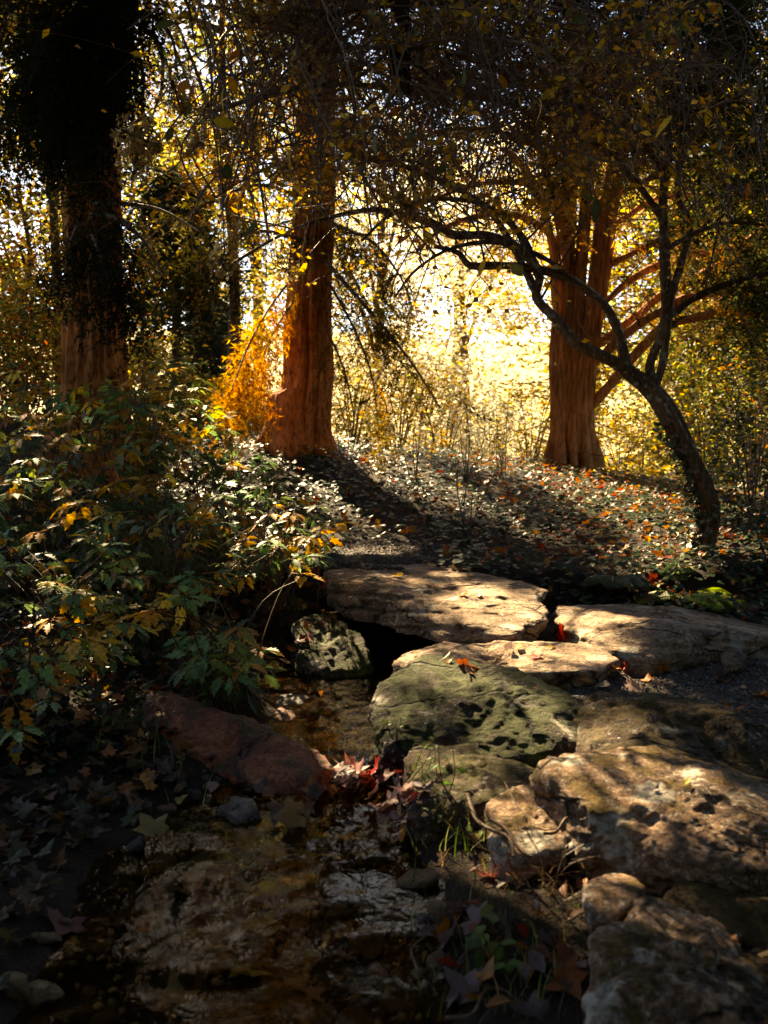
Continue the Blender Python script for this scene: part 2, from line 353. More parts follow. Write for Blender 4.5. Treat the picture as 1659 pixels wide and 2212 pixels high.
def ground_mat():
    m, nt, out, N, L = mat('soil')
    c = N('ShaderNodeAttribute', attribute_name='Col'); tc = N('ShaderNodeTexCoord')
    n1 = N('ShaderNodeTexNoise', i_Scale=7.0, i_Detail=9.0, i_Roughness=.7); L(tc.outputs['Object'], n1.inputs['Vector'])
    n2_ = N('ShaderNodeTexNoise', i_Scale=70.0, i_Detail=4.0); L(tc.outputs['Object'], n2_.inputs['Vector'])
    r = ramp(N, [(.3, (.4, .38, .35)), (.7, (1.5, 1.4, 1.25))]); L(n1.outputs[0], r.inputs[0])
    col = mixc(N, L, 1., c.outputs['Color'], r.outputs[0], 'MULTIPLY')
    p = N('ShaderNodeBsdfPrincipled', i_Roughness=.85); L(col, p.inputs['Base Color']); p.inputs['Specular IOR Level'].default_value = .2
    ad = N('ShaderNodeMath', operation='ADD'); L(n1.outputs[0], ad.inputs[0]); L(n2_.outputs[0], ad.inputs[1])
    b = N('ShaderNodeBump', i_Strength=.8, i_Distance=.04); L(ad.outputs[0], b.inputs['Height']); L(b.outputs[0], p.inputs['Normal']); L(p.outputs[0], out.inputs[0]); return m
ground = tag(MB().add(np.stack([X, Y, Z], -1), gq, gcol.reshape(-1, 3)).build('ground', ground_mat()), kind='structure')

def water_mat():
    m, nt, out, N, L = mat('stream_water')
    tc = N('ShaderNodeTexCoord'); mp = N('ShaderNodeMapping'); mp.inputs['Scale'].default_value = (1, .7, 1); L(tc.outputs['Object'], mp.inputs[0])
    n1 = N('ShaderNodeTexNoise', i_Scale=15.0, i_Detail=3.0, i_Roughness=.5, i_Distortion=1.2); L(mp.outputs[0], n1.inputs['Vector'])
    n2_ = N('ShaderNodeTexNoise', i_Scale=7.0, i_Detail=3.0, i_Distortion=.8); L(mp.outputs[0], n2_.inputs['Vector'])
    ad = N('ShaderNodeMath', operation='MULTIPLY_ADD', i_1=.45); L(n1.outputs[0], ad.inputs[0]); L(n2_.outputs[0], ad.inputs[2])
    b = N('ShaderNodeBump', i_Strength=.26, i_Distance=.02); L(ad.outputs[0], b.inputs['Height'])
    tr = N('ShaderNodeBsdfTransparent'); tr.inputs[0].default_value = (.90, .74, .50, 1)
    gl = N('ShaderNodeBsdfGlossy', i_Roughness=.03); gl.inputs['Color'].default_value = (.80, .70, .55, 1); L(b.outputs[0], gl.inputs['Normal'])
    fr = N('ShaderNodeFresnel', i_IOR=1.33); L(b.outputs[0], fr.inputs['Normal'])
    mx = N('ShaderNodeMixShader'); L(fr.outputs[0], mx.inputs[0]); L(tr.outputs[0], mx.inputs[1]); L(gl.outputs[0], mx.inputs[2]); L(mx.outputs[0], out.inputs[0]); return m
wx = np.linspace(-2.2, 1.2, 80); wy = np.linspace(.3, 7.9, 170); WX, WY = np.meshgrid(wx, wy)
# shallow riffle: the water drops a little below the big stones
WZ = .0+.035*sm((WY-4.15)/.35)+.006*n2(WX, WY, 5, 41)+.004*n2(WX, WY, 13, 42)
idx = np.arange(WX.size).reshape(WX.shape)
wq = np.stack([idx[:-1, :-1], idx[:-1, 1:], idx[1:, 1:], idx[1:, :-1]], -1).reshape(-1, 4)
tag(MB().add(np.stack([WX, WY, WZ], -1), wq).build('stream_water', water_mat()), kind='structure')

# ------------------------------------------------------------------ stones
def ico(sub):
    bm = bmesh.new(); bmesh.ops.create_icosphere(bm, subdivisions=sub, radius=1)
    v = np.array([x.co for x in bm.verts]); f = np.array([[q.index for q in x.verts] for x in bm.faces]); bm.free(); return v, f
ICO = {k: ico(k) for k in (1, 2, 3, 4, 5, 6)}
def hull_planes(pts):
    off = np.mean(pts, 0); pts = pts-off; bm = bmesh.new()
    for p in pts: bm.verts.new(p)
    bmesh.ops.convex_hull(bm, input=bm.verts); bm.normal_update()
    c = np.mean(pts, 0); pl = []
    for f in bm.faces:
        n = np.array(f.normal); d = float(n @ np.array(f.verts[0].co))
        if f.calc_area() < 1e-6: continue
        if n @ c > d: n, d = -n, -d
        for q in pl:
            if q[0] @ n > .992: q[1] = max(q[1], d); break
        else: pl.append([n, d])
    bm.free(); nn = np.array([q[0] for q in pl]); return nn, np.array([q[1] for q in pl])+nn @ off
def rock_verts(pts, sub=5, seed=0, lump=.10, strata=.0, fine=.012, p=16, sd_=9., sy=.35, crack=.05, chip=.09, cuts=9):
    pts = np.asarray(pts, float); n, d = hull_planes(pts); c = (pts.max(0)+pts.min(0))/2*.5+pts.mean(0)*.5
    rr_ = np.random.default_rng(seed); cn = rr_.normal(0, 1, (cuts, 3)); cn[:, 2] = np.abs(cn[:, 2])*.8; cn /= np.linalg.norm(cn, axis=1, keepdims=True); sup = ((pts-c) @ cn.T).max(0)*rr_.uniform(.88, .98, cuts)+cn @ c; n = np.concatenate([n, cn]); d = np.concatenate([d, sup])
    ext = (pts.max(0)-pts.min(0))/2; iv, f = ICO[sub]; dr = iv*np.maximum(ext, ext.max()*.22); dr /= np.linalg.norm(dr, axis=1, keepdims=True)
    den = dr @ n.T; t = np.where(den > 1e-4, (d-n @ c)[None]/np.maximum(den, 1e-4), 1e6)
    r = (np.sum(np.maximum(t, 1e-4)**-p, 1))**(-1/p)
    v = c+dr*r[:, None]; size = ext.mean()
    q = v/size+seed*7.7
    nr = dr
    v = v+nr*(size*lump*fbm(q*1.1, 3, seed))[:, None]
    v = v+nr*(size*lump*.45*(.5-np.abs(fbm(q*2.6, 3, seed+9))))[:, None]
    st_ = fbm(q*1.7+5, 3, seed+21)*4; fl = np.floor(st_); fr_ = st_-fl; v = v+nr*(size*chip*((fl+sm((fr_-.35)/.3))/4))[:, None]
    if strata:
        w_ = v[:, 2]*sd_*6+v[:, 0]*2.1+sy*v[:, 1]*2*np.pi+1.6*fbm(q*1.5, 3, seed+3)
        e = np.abs((w_/2/np.pi) % 1-.5)*2
        v = v+nr*(strata*(sm(e*2.2)-.6)*(1+.6*noise(q*3, seed+5)))[:, None]
    v = v-nr*(size*crack*np.exp(-(fbm(q*1.25+31, 3, seed+8)/.07)**2)*sm(noise(q*.9, seed+2)+.7))[:, None]
    v = v+nr*(fine*1.2*fbm(v*14, 3, seed+4)+fine*.7*fbm(v*45, 2, seed+6))[:, None]
    return v, f
SOLID = []
def rock(name, label, uvY, m, seed, sub=5, down=.15, base=None, group=None, cat='rock', **k):
    pts = np.array([P(*q) for q in uvY]); lo = pts.copy()
    zb = (pts[:, 2].min() if base is None else base)-down
    c = pts.mean(0); lo[:, 2] = zb; lo[:, :2] = c[:2]+(lo[:, :2]-c[:2])*.93
    v, f = rock_verts(np.concatenate([pts, lo]), sub, seed, **k)
    o = MB().add(v, f).build(name, m); tag(o, label, cat, group); SOLID.append((v, f)); return o

rock('bridge_slab', 'large layered stone slab bridging the dark stream gap, lichen on its front', [
    (695, 1232, 7.9), (720, 1217, 8.2), (890, 1214, 8.3), (1010, 1222, 8.1), (1125, 1268, 7.2), (1172, 1325, 6.6), (1198, 1368, 6.25), (1190, 1384, 6.15),
    (700, 1258, 7.3), (800, 1272, 6.95), (880, 1292, 6.7), (925, 1340, 6.35), (700, 1300, 7.3), (790, 1337, 6.95), (905, 1354, 6.6), (915, 1386, 6.3), (1060, 1384, 6.1)],
    M_SLAB, 3, 6, down=.0, lump=.05, strata=.022, fine=.008, p=45, sy=2.0, cuts=3)
rock('flat_slab', 'broad flat grey slab in shade at the right edge, under the fern', [
    (1190, 1322, 6.7), (1240, 1308, 7.1), (1420, 1310, 7.3), (1580, 1330, 7.3), (1700, 1362, 6.8), (1740, 1385, 6.2), (1500, 1392, 5.85), (1405, 1428, 5.65),
    (1345, 1432, 5.65), (1215, 1352, 6.35), (1430, 1352, 5.9)],
    M_SLAB, 5, 6, down=.10, lump=.05, strata=.014, fine=.008, p=40, sy=1.2, cuts=3)
rock('stepping_slab', 'low flat stone slab with fallen leaves, in front of the bridge slab', [
    (850, 1432, 5.75), (870, 1412, 6.0), (960, 1384, 6.2), (1100, 1378, 6.3), (1230, 1385, 6.1), (1340, 1425, 5.6), (1290, 1448, 5.4), (1150, 1455, 5.35), (1000, 1450, 5.4), (900, 1450, 5.55)],
    M_SLAB, 8, 6, down=.22, lump=.05, strata=.010, fine=.008, p=30, cuts=0)
rock('mossy_boulder', 'long green mossy boulder beside the stream, below the stepping slab', [
    (815, 1568, 4.75), (826, 1510, 5.0), (850, 1462, 5.2), (890, 1430, 5.35), (925, 1424, 5.4), (1010, 1458, 5.25), (1100, 1450, 5.25), (1190, 1466, 5.15), (1275, 1500, 5.0), (1290, 1600, 4.55),
    (1170, 1655, 4.4), (1000, 1660, 4.4), (880, 1645, 4.45), (830, 1610, 4.55), (950, 1490, 4.85), (1120, 1500, 4.8)],
    M_ROCKG, 11, 6, down=.25, lump=.12, fine=.012, p=40, crack=.015, cuts=5)
rock('mossy_boulder', 'brown mossy boulder with white lichen flecks, below the gravel path', [
    (1215, 1545, 4.75), (1285, 1490, 5.0), (1400, 1480, 5.05), (1490, 1496, 4.95), (1600, 1545, 4.8), (1720, 1610, 4.6), (1740, 1760, 4.1), (1500, 1740, 4.05), (1300, 1640, 4.2), (1250, 1620, 4.3), (1420, 1530, 4.55)],
    M_ROCKB, 14, 6, down=.25, lump=.12, fine=.012, p=40)
rock('ledge_stone', 'dark narrow stone with a sunlit rim behind the big foreground boulder', [
    (1285, 1606, 4.05), (1340, 1574, 4.15), (1395, 1567, 4.2), (1480, 1592, 4.15), (1600, 1640, 4.1), (1720, 1705, 4.0), (1720, 1790, 3.8), (1400, 1690, 3.9), (1300, 1640, 3.95)],
    M_ROCKB, 17, 5, down=.2, lump=.08, fine=.010)
rock('foreground_boulder', 'big sunlit tan boulder at right with mossy cracked top', [
    (1150, 1640, 3.8), (1200, 1622, 3.95), (1300, 1610, 4.05), (1420, 1640, 4.0), (1560, 1690, 3.85), (1720, 1745, 3.7), (1760, 1860, 3.25), (1600, 1902, 3.12), (1480, 1884, 3.2),
    (1340, 1835, 3.35), (1240, 1785, 3.5), (1195, 1720, 3.62), (1350, 1720, 3.55), (1560, 1775, 3.4)],
    M_ROCKF, 21, 6, down=.12, lump=.10, fine=.014, strata=.006, p=40)
rock('boulder', 'small rounded tan boulder wedged against the left end of the big sunlit boulder', [
    (1050, 1742, 3.75), (1085, 1700, 3.9), (1180, 1682, 3.95), (1222, 1720, 3.8), (1215, 1830, 3.45), (1130, 1855, 3.4), (1062, 1815, 3.5)],
    M_ROCKF, 24, 5, down=.12, lump=.10, fine=.012)
rock('mossy_boulder', 'small dark mossy boulder in front of the long green one', [
    (850, 1660, 4.2), (875, 1605, 4.4), (925, 1580, 4.45), (1000, 1592, 4.4), (1060, 1640, 4.25), (1150, 1650, 4.2), (1160, 1705, 3.95), (1060, 1735, 3.85), (950, 1765, 3.8), (870, 1745, 3.85)],
    M_ROCKM, 27, 5, down=.15, lump=.13, fine=.014)
rock('wedge_stone', 'small sunlit wedge-shaped stone below the big boulder', [
    (1258, 1905, 3.15), (1298, 1882, 3.25), (1370, 1888, 3.22), (1405, 1908, 3.12), (1360, 1960, 2.95), (1295, 2012, 2.85), (1268, 1960, 2.95)],
    M_ROCKF, 31, 4, down=.06, lump=.08, fine=.008)
rock('foreground_boulder', 'dark boulder in the bottom right corner with lichen patches', [
    (1350, 1965, 2.95), (1400, 1928, 3.05), (1445, 1932, 3.05), (1530, 1992, 2.95), (1690, 2120, 2.75), (1760, 2200, 2.65), (1760, 2330, 2.35), (1260, 2330, 2.35), (1235, 2150, 2.6), (1270, 2035, 2.75), (1430, 2060, 2.65)],
    M_ROCKF, 34, 6, down=.1, lump=.11, fine=.014)
rock('boulder', 'dark shaded stone tucked beneath the big boulder at the right edge', [
    (1425, 1905, 3.2), (1500, 1885, 3.25), (1700, 1950, 3.1), (1760, 2050, 2.95), (1640, 2060, 2.9), (1500, 1970, 3.0)],
    M_ROCKB, 37, 4, down=.15, lump=.1, fine=.01)
rock('red_rock', 'long reddish rock lying at the left edge of the stream', [
    (300, 1530, 4.9), (335, 1496, 5.0), (400, 1512, 5.02), (520, 1550, 4.9), (610, 1582, 4.78), (690, 1622, 4.6), (716, 1660, 4.5), (700, 1722, 4.3), (600, 1712, 4.3), (430, 1660, 4.5), (310, 1610, 4.7), (560, 1610, 4.6), (400, 1556, 4.8)],
    M_RED, 41, 6, down=.12, lump=.07, strata=.014, fine=.010, p=45, cuts=5)
rock('mossy_boulder', 'dark mossy boulder left of the stream gap, an oak leaf on it', [
    (628, 1352, 6.9), (650, 1318, 7.15), (690, 1316, 7.15), (755, 1358, 6.8), (806, 1420, 6.4), (800, 1452, 6.2), (715, 1462, 6.15), (648, 1420, 6.35)],
    M_ROCKG, 44, 5, down=.2, lump=.07, fine=.010)
rock('pink_stone', 'small pink pointed stone standing at the water behind the red rock', [
    (584, 1552, 5.35), (602, 1519, 5.5), (630, 1530, 5.5), (656, 1562, 5.35), (652, 1592, 5.2), (592, 1588, 5.2)], M_PINK, 47, 4, down=.08, lump=.05, fine=.006, p=20)
rock('flat_stone', 'low flat wet stone at the water behind the pink stone', [
    (588, 1505, 5.75), (630, 1488, 5.95), (690, 1500, 5.9), (700, 1525, 5.65), (640, 1545, 5.5), (596, 1535, 5.55)], M_COBG, 49, 4, down=.1, lump=.08, fine=.006)
rock('ledge_stone', 'dark ledge stone behind the shrub, left of the bridge slab', [
    (530, 1285, 7.6), (570, 1268, 7.8), (650, 1280, 7.7), (690, 1305, 7.5), (640, 1325, 7.3), (540, 1315, 7.4)], M_ROCKM, 52, 4, down=.25, lump=.08)
rock('boulder', 'pale stone peeping through the yellow leaves above the red rock', [
    (375, 1405, 5.95), (410, 1370, 6.1), (445, 1385, 6.1), (460, 1430, 5.9), (400, 1450, 5.8)], M_ROCK, 55, 4, down=.15, lump=.1)
rock('boulder', 'low grey stone beyond the bridge slab at the edge of the ivy', [
    (885, 1192, 8.85), (930, 1184, 9.0), (990, 1190, 8.9), (1050, 1215, 8.4), (1010, 1228, 8.2), (890, 1216, 8.45)], M_ROCKM, 58, 4, down=.2, lump=.06)
rock('stone', 'round tan stone tucked under the right end of the flat slab', [
    (1556, 1415, 5.7), (1572, 1396, 5.8), (1600, 1396, 5.8), (1612, 1415, 5.7), (1592, 1442, 5.55), (1566, 1436, 5.55)], M_ROCK, 61, 4, down=.03, lump=.1)
rock('stone', 'little white stone in the hollow atop the green mossy boulder', [
    (1038, 1458, 5.18), (1050, 1447, 5.25), (1072, 1452, 5.22), (1076, 1464, 5.15), (1050, 1468, 5.12)], M_PINK, 63, 3, down=.02, lump=.1)
rock('stone', 'mossy grey stone at the right edge of the pool, below the weeds', [
    (868, 1980, 3.35), (890, 1955, 3.45), (945, 1960, 3.4), (955, 1995, 3.3), (920, 2020, 3.2), (875, 2010, 3.22)], M_ROCKM, 66, 4, down=.12, lump=.1)
rock('stone', 'pale upright stone beside the mossy one at the pool edge', [
    (950, 1990, 3.28), (965, 1945, 3.4), (1000, 1950, 3.4), (1020, 2000, 3.25), (990, 2035, 3.15), (955, 2025, 3.18)], M_COBG, 69, 4, down=.12, lump=.1)
rock('stone', 'wet dark stone with a trickle beneath the red rock', [
    (470, 1745, 4.15), (500, 1715, 4.25), (545, 1718, 4.25), (560, 1750, 4.1), (510, 1768, 4.05)], M_COBG, 72, 4, down=.12, lump=.1)
rock('stone', 'low glinting stone in the riffle below the tip of the red rock', [
    (590, 1740, 4.2), (630, 1725, 4.25), (665, 1745, 4.2), (690, 1775, 4.05), (620, 1770, 4.05)], M_COB, 75, 4, down=.12, lump=.1)

# surfaces to set leaves, pebbles and ivy on
TREES_BVH = [BVHTree.FromPolygons([Vector(q) for q in v], [tuple(map(int, x)) for x in f]) for v, f in SOLID]
_m = (X > -5) & (X < 6) & (Y < 17); GB = None
def hit(u, v):
    o, d = Vector(CAM), Vector(ray(u, v)).normalized(); best = None
    for b in TREES_BVH:
        h = b.ray_cast(o, d, 60)
        if h[0] is not None and (best is None or h[3] < best[2]): best = (np.array(h[0]), np.array(h[1]), h[3])
    t = 1.2                                          # march over the terrain
    dd = np.array(d); ts = np.linspace(1.2, 45, 900); pp = CAM+dd*ts[:, None]; below = pp[:, 2] < H(pp[:, 0], pp[:, 1])
    if below.any():
        i = int(np.argmax(below)); p = pp[i]
        if best is None or ts[i] < best[2]:
            e = .05; n = np.array([float(H(p[0]-e, p[1])-H(p[0]+e, p[1])), float(H(p[0], p[1]-e)-H(p[0], p[1]+e)), 2*e])
            best = (np.array([p[0], p[1], float(H(p[0], p[1]))]), n/np.linalg.norm(n), ts[i])
    if best is None: return None
    n = best[1]; n = n if n @ dd < 0 else -n
    return best[0], n
def under(x, y):
    """height of the topmost stone or the ground at x, y"""
    z = float(H(x, y)); n = np.array([0, 0, 1.])
    for b in TREES_BVH:
        h = b.ray_cast(Vector((x, y, 3)), Vector((0, 0, -1)), 4)
        if h[0] is not None and h[0][2] > z: z = h[0][2]; n = np.array(h[1])
    return z, n

# sunlit places: crowns overhead are left open along these beams
E1 = np.cross(S, [0, 0, 1.]); E1 /= np.linalg.norm(E1); E2 = np.cross(E1, S)
LIT = []; HARD = []
for u, v, r in [(960, 1240, .10), (1020, 1265, .13), (1080, 1290, .15), (1000, 1310, .12), (1110, 1325, .16), (1060, 1345, .12), (1165, 1355, .10), (860, 1245, .06),
                (1240, 1325, .12), (1290, 1345, .16), (1330, 1375, .12), (1200, 1405, .14), (1120, 1420, .10), (1250, 1400, .10), (1300, 1425, .1),
                (880, 1432, .06), (905, 1428, .06), (1110, 1490, .09), (1240, 1470, .10), (1200, 1478, .08), (1620, 1570, .07), (1370, 1575, .06), (1310, 1592, .06),
                (1170, 1640, .08), (1230, 1660, .12), (1300, 1690, .14), (1260, 1730, .10), (1360, 1650, .12), (1440, 1690, .10), (1330, 1740, .08), (1520, 1715, .07), (1640, 1745, .09), (1100, 1745, .10),
                (1290, 1900, .08), (1410, 1950, .09), (1450, 1985, .08), (660, 1632, .06), (690, 1650, .06), (640, 1625, .05),
                (760, 1610, .12), (770, 1680, .16), (740, 1720, .12), (800, 1650, .10), (1010, 1790, .10), (980, 1830, .10), (1030, 1850, .06), (690, 1760, .06), (740, 1760, .06), (840, 1850, .06), (780, 1900, .06),
                (1090, 1880, .08),
                (1490, 1150, .16), (1500, 1090, .12), (1480, 1230, .16), (1330, 1250, .14), (1500, 1295, .12), (1420, 1290, .10), (1440, 1190, .2), (620, 990, .25), (700, 1010, .22), (760, 1045, .2), (560, 970, .25), (660, 975, .2)]:
    h = hit(u, v)
    hard = (u > 1040 and 1560 < v < 2000) or (640 < u < 900 and 1600 < v < 1940)
    if h is not None: LIT.append((h[0] @ E1, h[0] @ E2, r*(1.35 if hard and u > 1040 else 1))); HARD.append(hard)
for u, v, Yd, r in [(520, 1110, 6.6, .16), (500, 985, 7.6, .14), (545, 950, 8.2, .22), (440, 915, 7.4, .08), (700, 1080, 7.2, .10), (620, 1060, 7.0, .08), (430, 830, 8, .12), (540, 740, 11.8, .3), (500, 850, 11.3, .3), (560, 850, 12, .25), (595, 660, 12.4, .3), (490, 780, 11.4, .25), (470, 1395, 5.3, .07), (540, 1410, 5.2, .06)]:
    q = P(u, v, Yd); LIT.append((q @ E1, q @ E2, r))
_r = np.random.default_rng(5)
for k in range(34):
    v = _r.uniform(800, 1330); u = _r.uniform(40, 460+(v-800)*.3 if v < 1150 else 430); q = P(u, v, float(np.interp(v, [770, 950, 1120, 1300], [9.3, 7.7, 6.6, 5.4]))); LIT.append((q @ E1, q @ E2, _r.uniform(.04, .09)))
LIT = np.array(LIT); HARD = HARD+[False]*(len(LIT)-len(HARD))
def beam(pts, pad=0.0, keep=.0):
    """mask of points that do not stand in a sunbeam"""
    a, b = pts @ E1, pts @ E2; ok = np.ones(len(pts), bool)
    hk = np.ones(len(pts), bool)
    for (x, y, r), hd in zip(LIT, HARD):
        m_ = ((a-x)**2+(b-y)**2 > (r+pad)**2); ok &= m_
        if hd: hk &= m_
    # long streaks of light across the ivy bank
    gz = np.interp(pts[:, 2], [0, 20], [0, 0]); t = (pts[:, 2]-.9)/S[2]; fx, fy = pts[:, 0]-S[0]*t, pts[:, 1]-S[1]*t
    st = (noise(np.stack([fx*1.7+fy*.62, fy*.25+3, 0*fx], 1), 77) > .10) & (fy > 10.4-1.3*np.clip(fx-.3, 0, 1.5)) & (fy < 15) & (fx > -2.5) & (fx < 5.5)
    ok &= ~st
    return (ok | (rng.random(len(pts)) < keep)) & (hk if keep < 1 else True)

# ------------------------------------------------------------------ trees
def spray(nb=9, nn=6, ang=48, ln=.09, w=.016, bl=.45, droop=.2, seed=0):
    r_ = random.Random(seed); v, f = [], []
    def tri(a, d, l, ww=w):
        q = np.array([r_.gauss(0, 1), r_.gauss(0, 1), r_.gauss(0, 1)]); p = np.cross(d, q); p /= np.linalg.norm(p)+1e-9; i = len(v)
        v.extend([a-p*ww, a+p*ww, a+d*l]); f.append((i, i+1, i+2))
    for t in np.linspace(.03, 1, nb)+np.array([r_.uniform(-.05, .05) for _ in range(nb)]):
        for s in (-1, 1):
            if r_.random() < .12: continue
            o = np.array([t+r_.uniform(-.04, .04), 0, -droop*t*t]); a = (R(ang)+r_.gauss(0, .22))*s; d = np.array([math.cos(a), math.sin(a), r_.gauss(-.15, .25)]); L = (bl*(1-.7*t)+.06)*r_.uniform(.6, 1.25)
            sag = r_.uniform(.05, .4); tri(o, d, L*.95, .006)
            for k in range(nn):
                c = (k+r_.random())/nn; b = o+d*L*c+np.array([0, 0, -sag*L*c*c])
                for e in (-1, 1):
                    a2 = a+e*R(r_.uniform(20, 55)); tri(b, np.array([math.cos(a2), math.sin(a2), r_.uniform(-.5, .4)]), ln*r_.uniform(.7, 1.25))
            tri(o, d, ln)
    tri(np.zeros(3), np.array([1.0, 0, -droop]), 1.03, .010)
    return np.array(v), np.array(f)
SPRUCE_SPRAY = [spray(8, 6, 46, .09, .012, .45, .25, i) for i in range(4)]; MID_SPRAY = [spray(7, 4, 48, .10, .018, .48, .25, 30+i) for i in range(4)]; YEW_SPRAY = [spray(6, 4, 52, .11, .026, .5, .15, 10+i) for i in range(3)]; FAR_SPRAY = [spray(5, 1, 50, .22, .06, .5, .3, 20+i) for i in range(3)]
def scatter_any(mb, templs, pos, rot, sc, col):
    k = rng.integers(0, len(templs), len(pos))
    for i, t in enumerate(templs):
        m_ = k == i
        if m_.any(): scatter(mb, *t, pos[m_], rot[m_], sc[m_], col[m_])

def bark_relief(amp, nr, seed, extra=None):
    def fn(V, Pn, th):
        r = V-Pn[:, :, None, :]; L = np.linalg.norm(r, axis=3)
        zz = np.broadcast_to(Pn[:, :, None, 2], L.shape); tt = np.broadcast_to(th[None, None, :], L.shape)
        q = np.stack([np.cos(tt)*nr, np.sin(tt)*nr, zz*.8], -1)
        k = amp*(fbm(q, 4, seed)-.4*np.abs(noise(q*2.1, seed+3)))+.5*amp*noise(np.stack([np.cos(tt)*1.3, np.sin(tt)*1.3, zz*1.1], -1), seed+1)
        V = V+r/(L[..., None]+1e-9)*k[..., None]
        return extra(V, Pn, tt, r/(L[..., None]+1e-9)) if extra else V
    return fn
LIMB_PTS = {}
def limb(name, parent, ctrl, m, n=60, sides=12, amp=.012, nr=4, seed=0, extra=None, key=None):
    a = np.array([[*P(u, v, Y), r] for u, v, Y, r in ctrl]); c = cr(a, n)
    if name == 'branch': c[:, :3] += (np.stack([fbm(c[:, :3]*1.6, 2, seed+i) for i in range(3)], 1)-0)*np.minimum(.07, 1.0*c[:, 3:4])*np.linspace(0, 1, n)[:, None]; c[:, 3] *= 1+.22*fbm(c[:, :3]*5, 2, seed)
    mb = MB(); tubes(mb, c[None, :, :3], np.maximum(c[None, :, 3], .004), sides, None, bark_relief(amp, nr, seed, extra))
    o = mb.build(name, m, parent)
    if key: LIMB_PTS.setdefault(key, []).append(c)
    return o
def fit(rows, Y, r=None):
    return [(q[0], q[1], (q[3] if len(q) > 3 else Y), q[2]) for q in rows]

# the spruce in the middle, its foot bulging to the left
sp = P(655, 955, 13); sp[2] = H(sp[0], sp[1])-.05
spruce = thing('spruce_tree', 'orange-barked spruce trunk with a bulging foot, at the centre of the ridge', 'tree', sp)
def foot(V, Pn, tt, rd):
    z = V[..., 2]; b = sm((2.02-z)/.14)*sm((rd[..., 0]*-1+.25)/.9)
    V[..., 0] -= .15*b; V[..., 1] -= .05*b
    fl = sm((1.6-z)/.5)*.12*(1+.7*np.sin(tt*5+1)); V += rd*fl[..., None]*np.array([1, 1, 0]); return V
limb('trunk', spruce, fit([(655, 1000, .33), (656, 950, .33), (658, 900, .325), (661, 850, .315), (664, 800, .30), (665, 700, .285), (670, 560, .265), (674, 450, .25), (680, 250, .235), (690, 0, .22), (700, -300, .18), (705, -900, .06)], 13), M_SPRUCE, 230, 100, .042, 8, 21, foot)
def flare_c(V, Pn, tt, rd):
    return V+rd*(sm((1.55-V[..., 2])/.7)*.075*(1+.7*np.sin(tt*5+.6)))[..., None]*np.array([1, 1, 0])
def flare(V, Pn, tt, rd):
    return V+rd*(sm((1.9-V[..., 2])/.8)*.16*(1+.6*np.sin(tt*6+2)))[..., None]*np.array([1, 1, 0])
# the spruce on the left
LS = .85; lp = P(203, 850, 12*LS); lp[2] = H(lp[0], lp[1])-.05
spruce_l = thing('spruce_tree', 'big dark spruce trunk at left, black boughs hanging across its top', 'tree', lp)
limb('trunk', spruce_l, [(a_, b_, c_*LS, d_*LS) for a_, b_, c_, d_ in fit([(203, 1040, .46), (203, 940, .42), (203, 880, .39), (203, 800, .36), (202, 700, .335), (200, 550, .32), (200, 400, .30), (215, 250, .27), (235, 100, .25), (250, -100, .22), (260, -700, .08)], 12)], M_SPRUCE, 200, 96, .042, 8, 31, flare)
# the many-stemmed tree on the right
cp = P(1240, 985, 15); cp[2] = H(cp[0], cp[1])-.05
cyp = thing('cypress_tree', 'many-stemmed reddish cypress on the ridge with arching side branches', 'tree', cp)
for k, st in enumerate([
    [(1213, 1010, .19), (1212, 960, .17), (1212, 900, .165), (1213, 800, .16), (1213, 740, .155), (1218, 650, .145), (1222, 560, .14), (1228, 450, .125), (1235, 330, .11), (1240, 150, .1), (1240, -100, .07), (1240, -500, .03)],
    [(1264, 1010, .19), (1260, 960, .17), (1257, 900, .175), (1261, 830, .18), (1268, 770, .17), (1280, 700, .155), (1292, 620, .145), (1305, 520, .14), (1318, 440, .13), (1335, 330, .11), (1350, 200, .09), (1380, 0, .08), (1400, -400, .03)],
    [(1238, 1005, .13), (1237, 940, .11), (1243, 850, .09), (1247, 700, .09), (1256, 560, .095), (1265, 450, .09), (1275, 330, .085), (1270, 150, .07), (1265, -100, .05)],
    [(1255, 800, .05), (1270, 690, .06), (1284, 590, .065), (1293, 480, .065), (1312, 380, .06), (1330, 250, .05), (1320, 100, .03)],
    [(1210, 720, .04), (1199, 640, .055), (1197, 560, .055), (1181, 480, .05), (1160, 410, .045), (1120, 350, .04), (1080, 320, .02)],
    [(1226, 580, .05), (1206, 470, .06), (1190, 400, .05), (1165, 320, .045), (1150, 200, .035), (1150, 50, .02)]]):
    limb('stem', cyp, fit(st, 15-.04*k), M_CYPRESS, 130, 56 if k < 3 else 18, .036 if k < 2 else .016, 4.5, 41+k, flare_c if k < 3 else None, key='cyp')
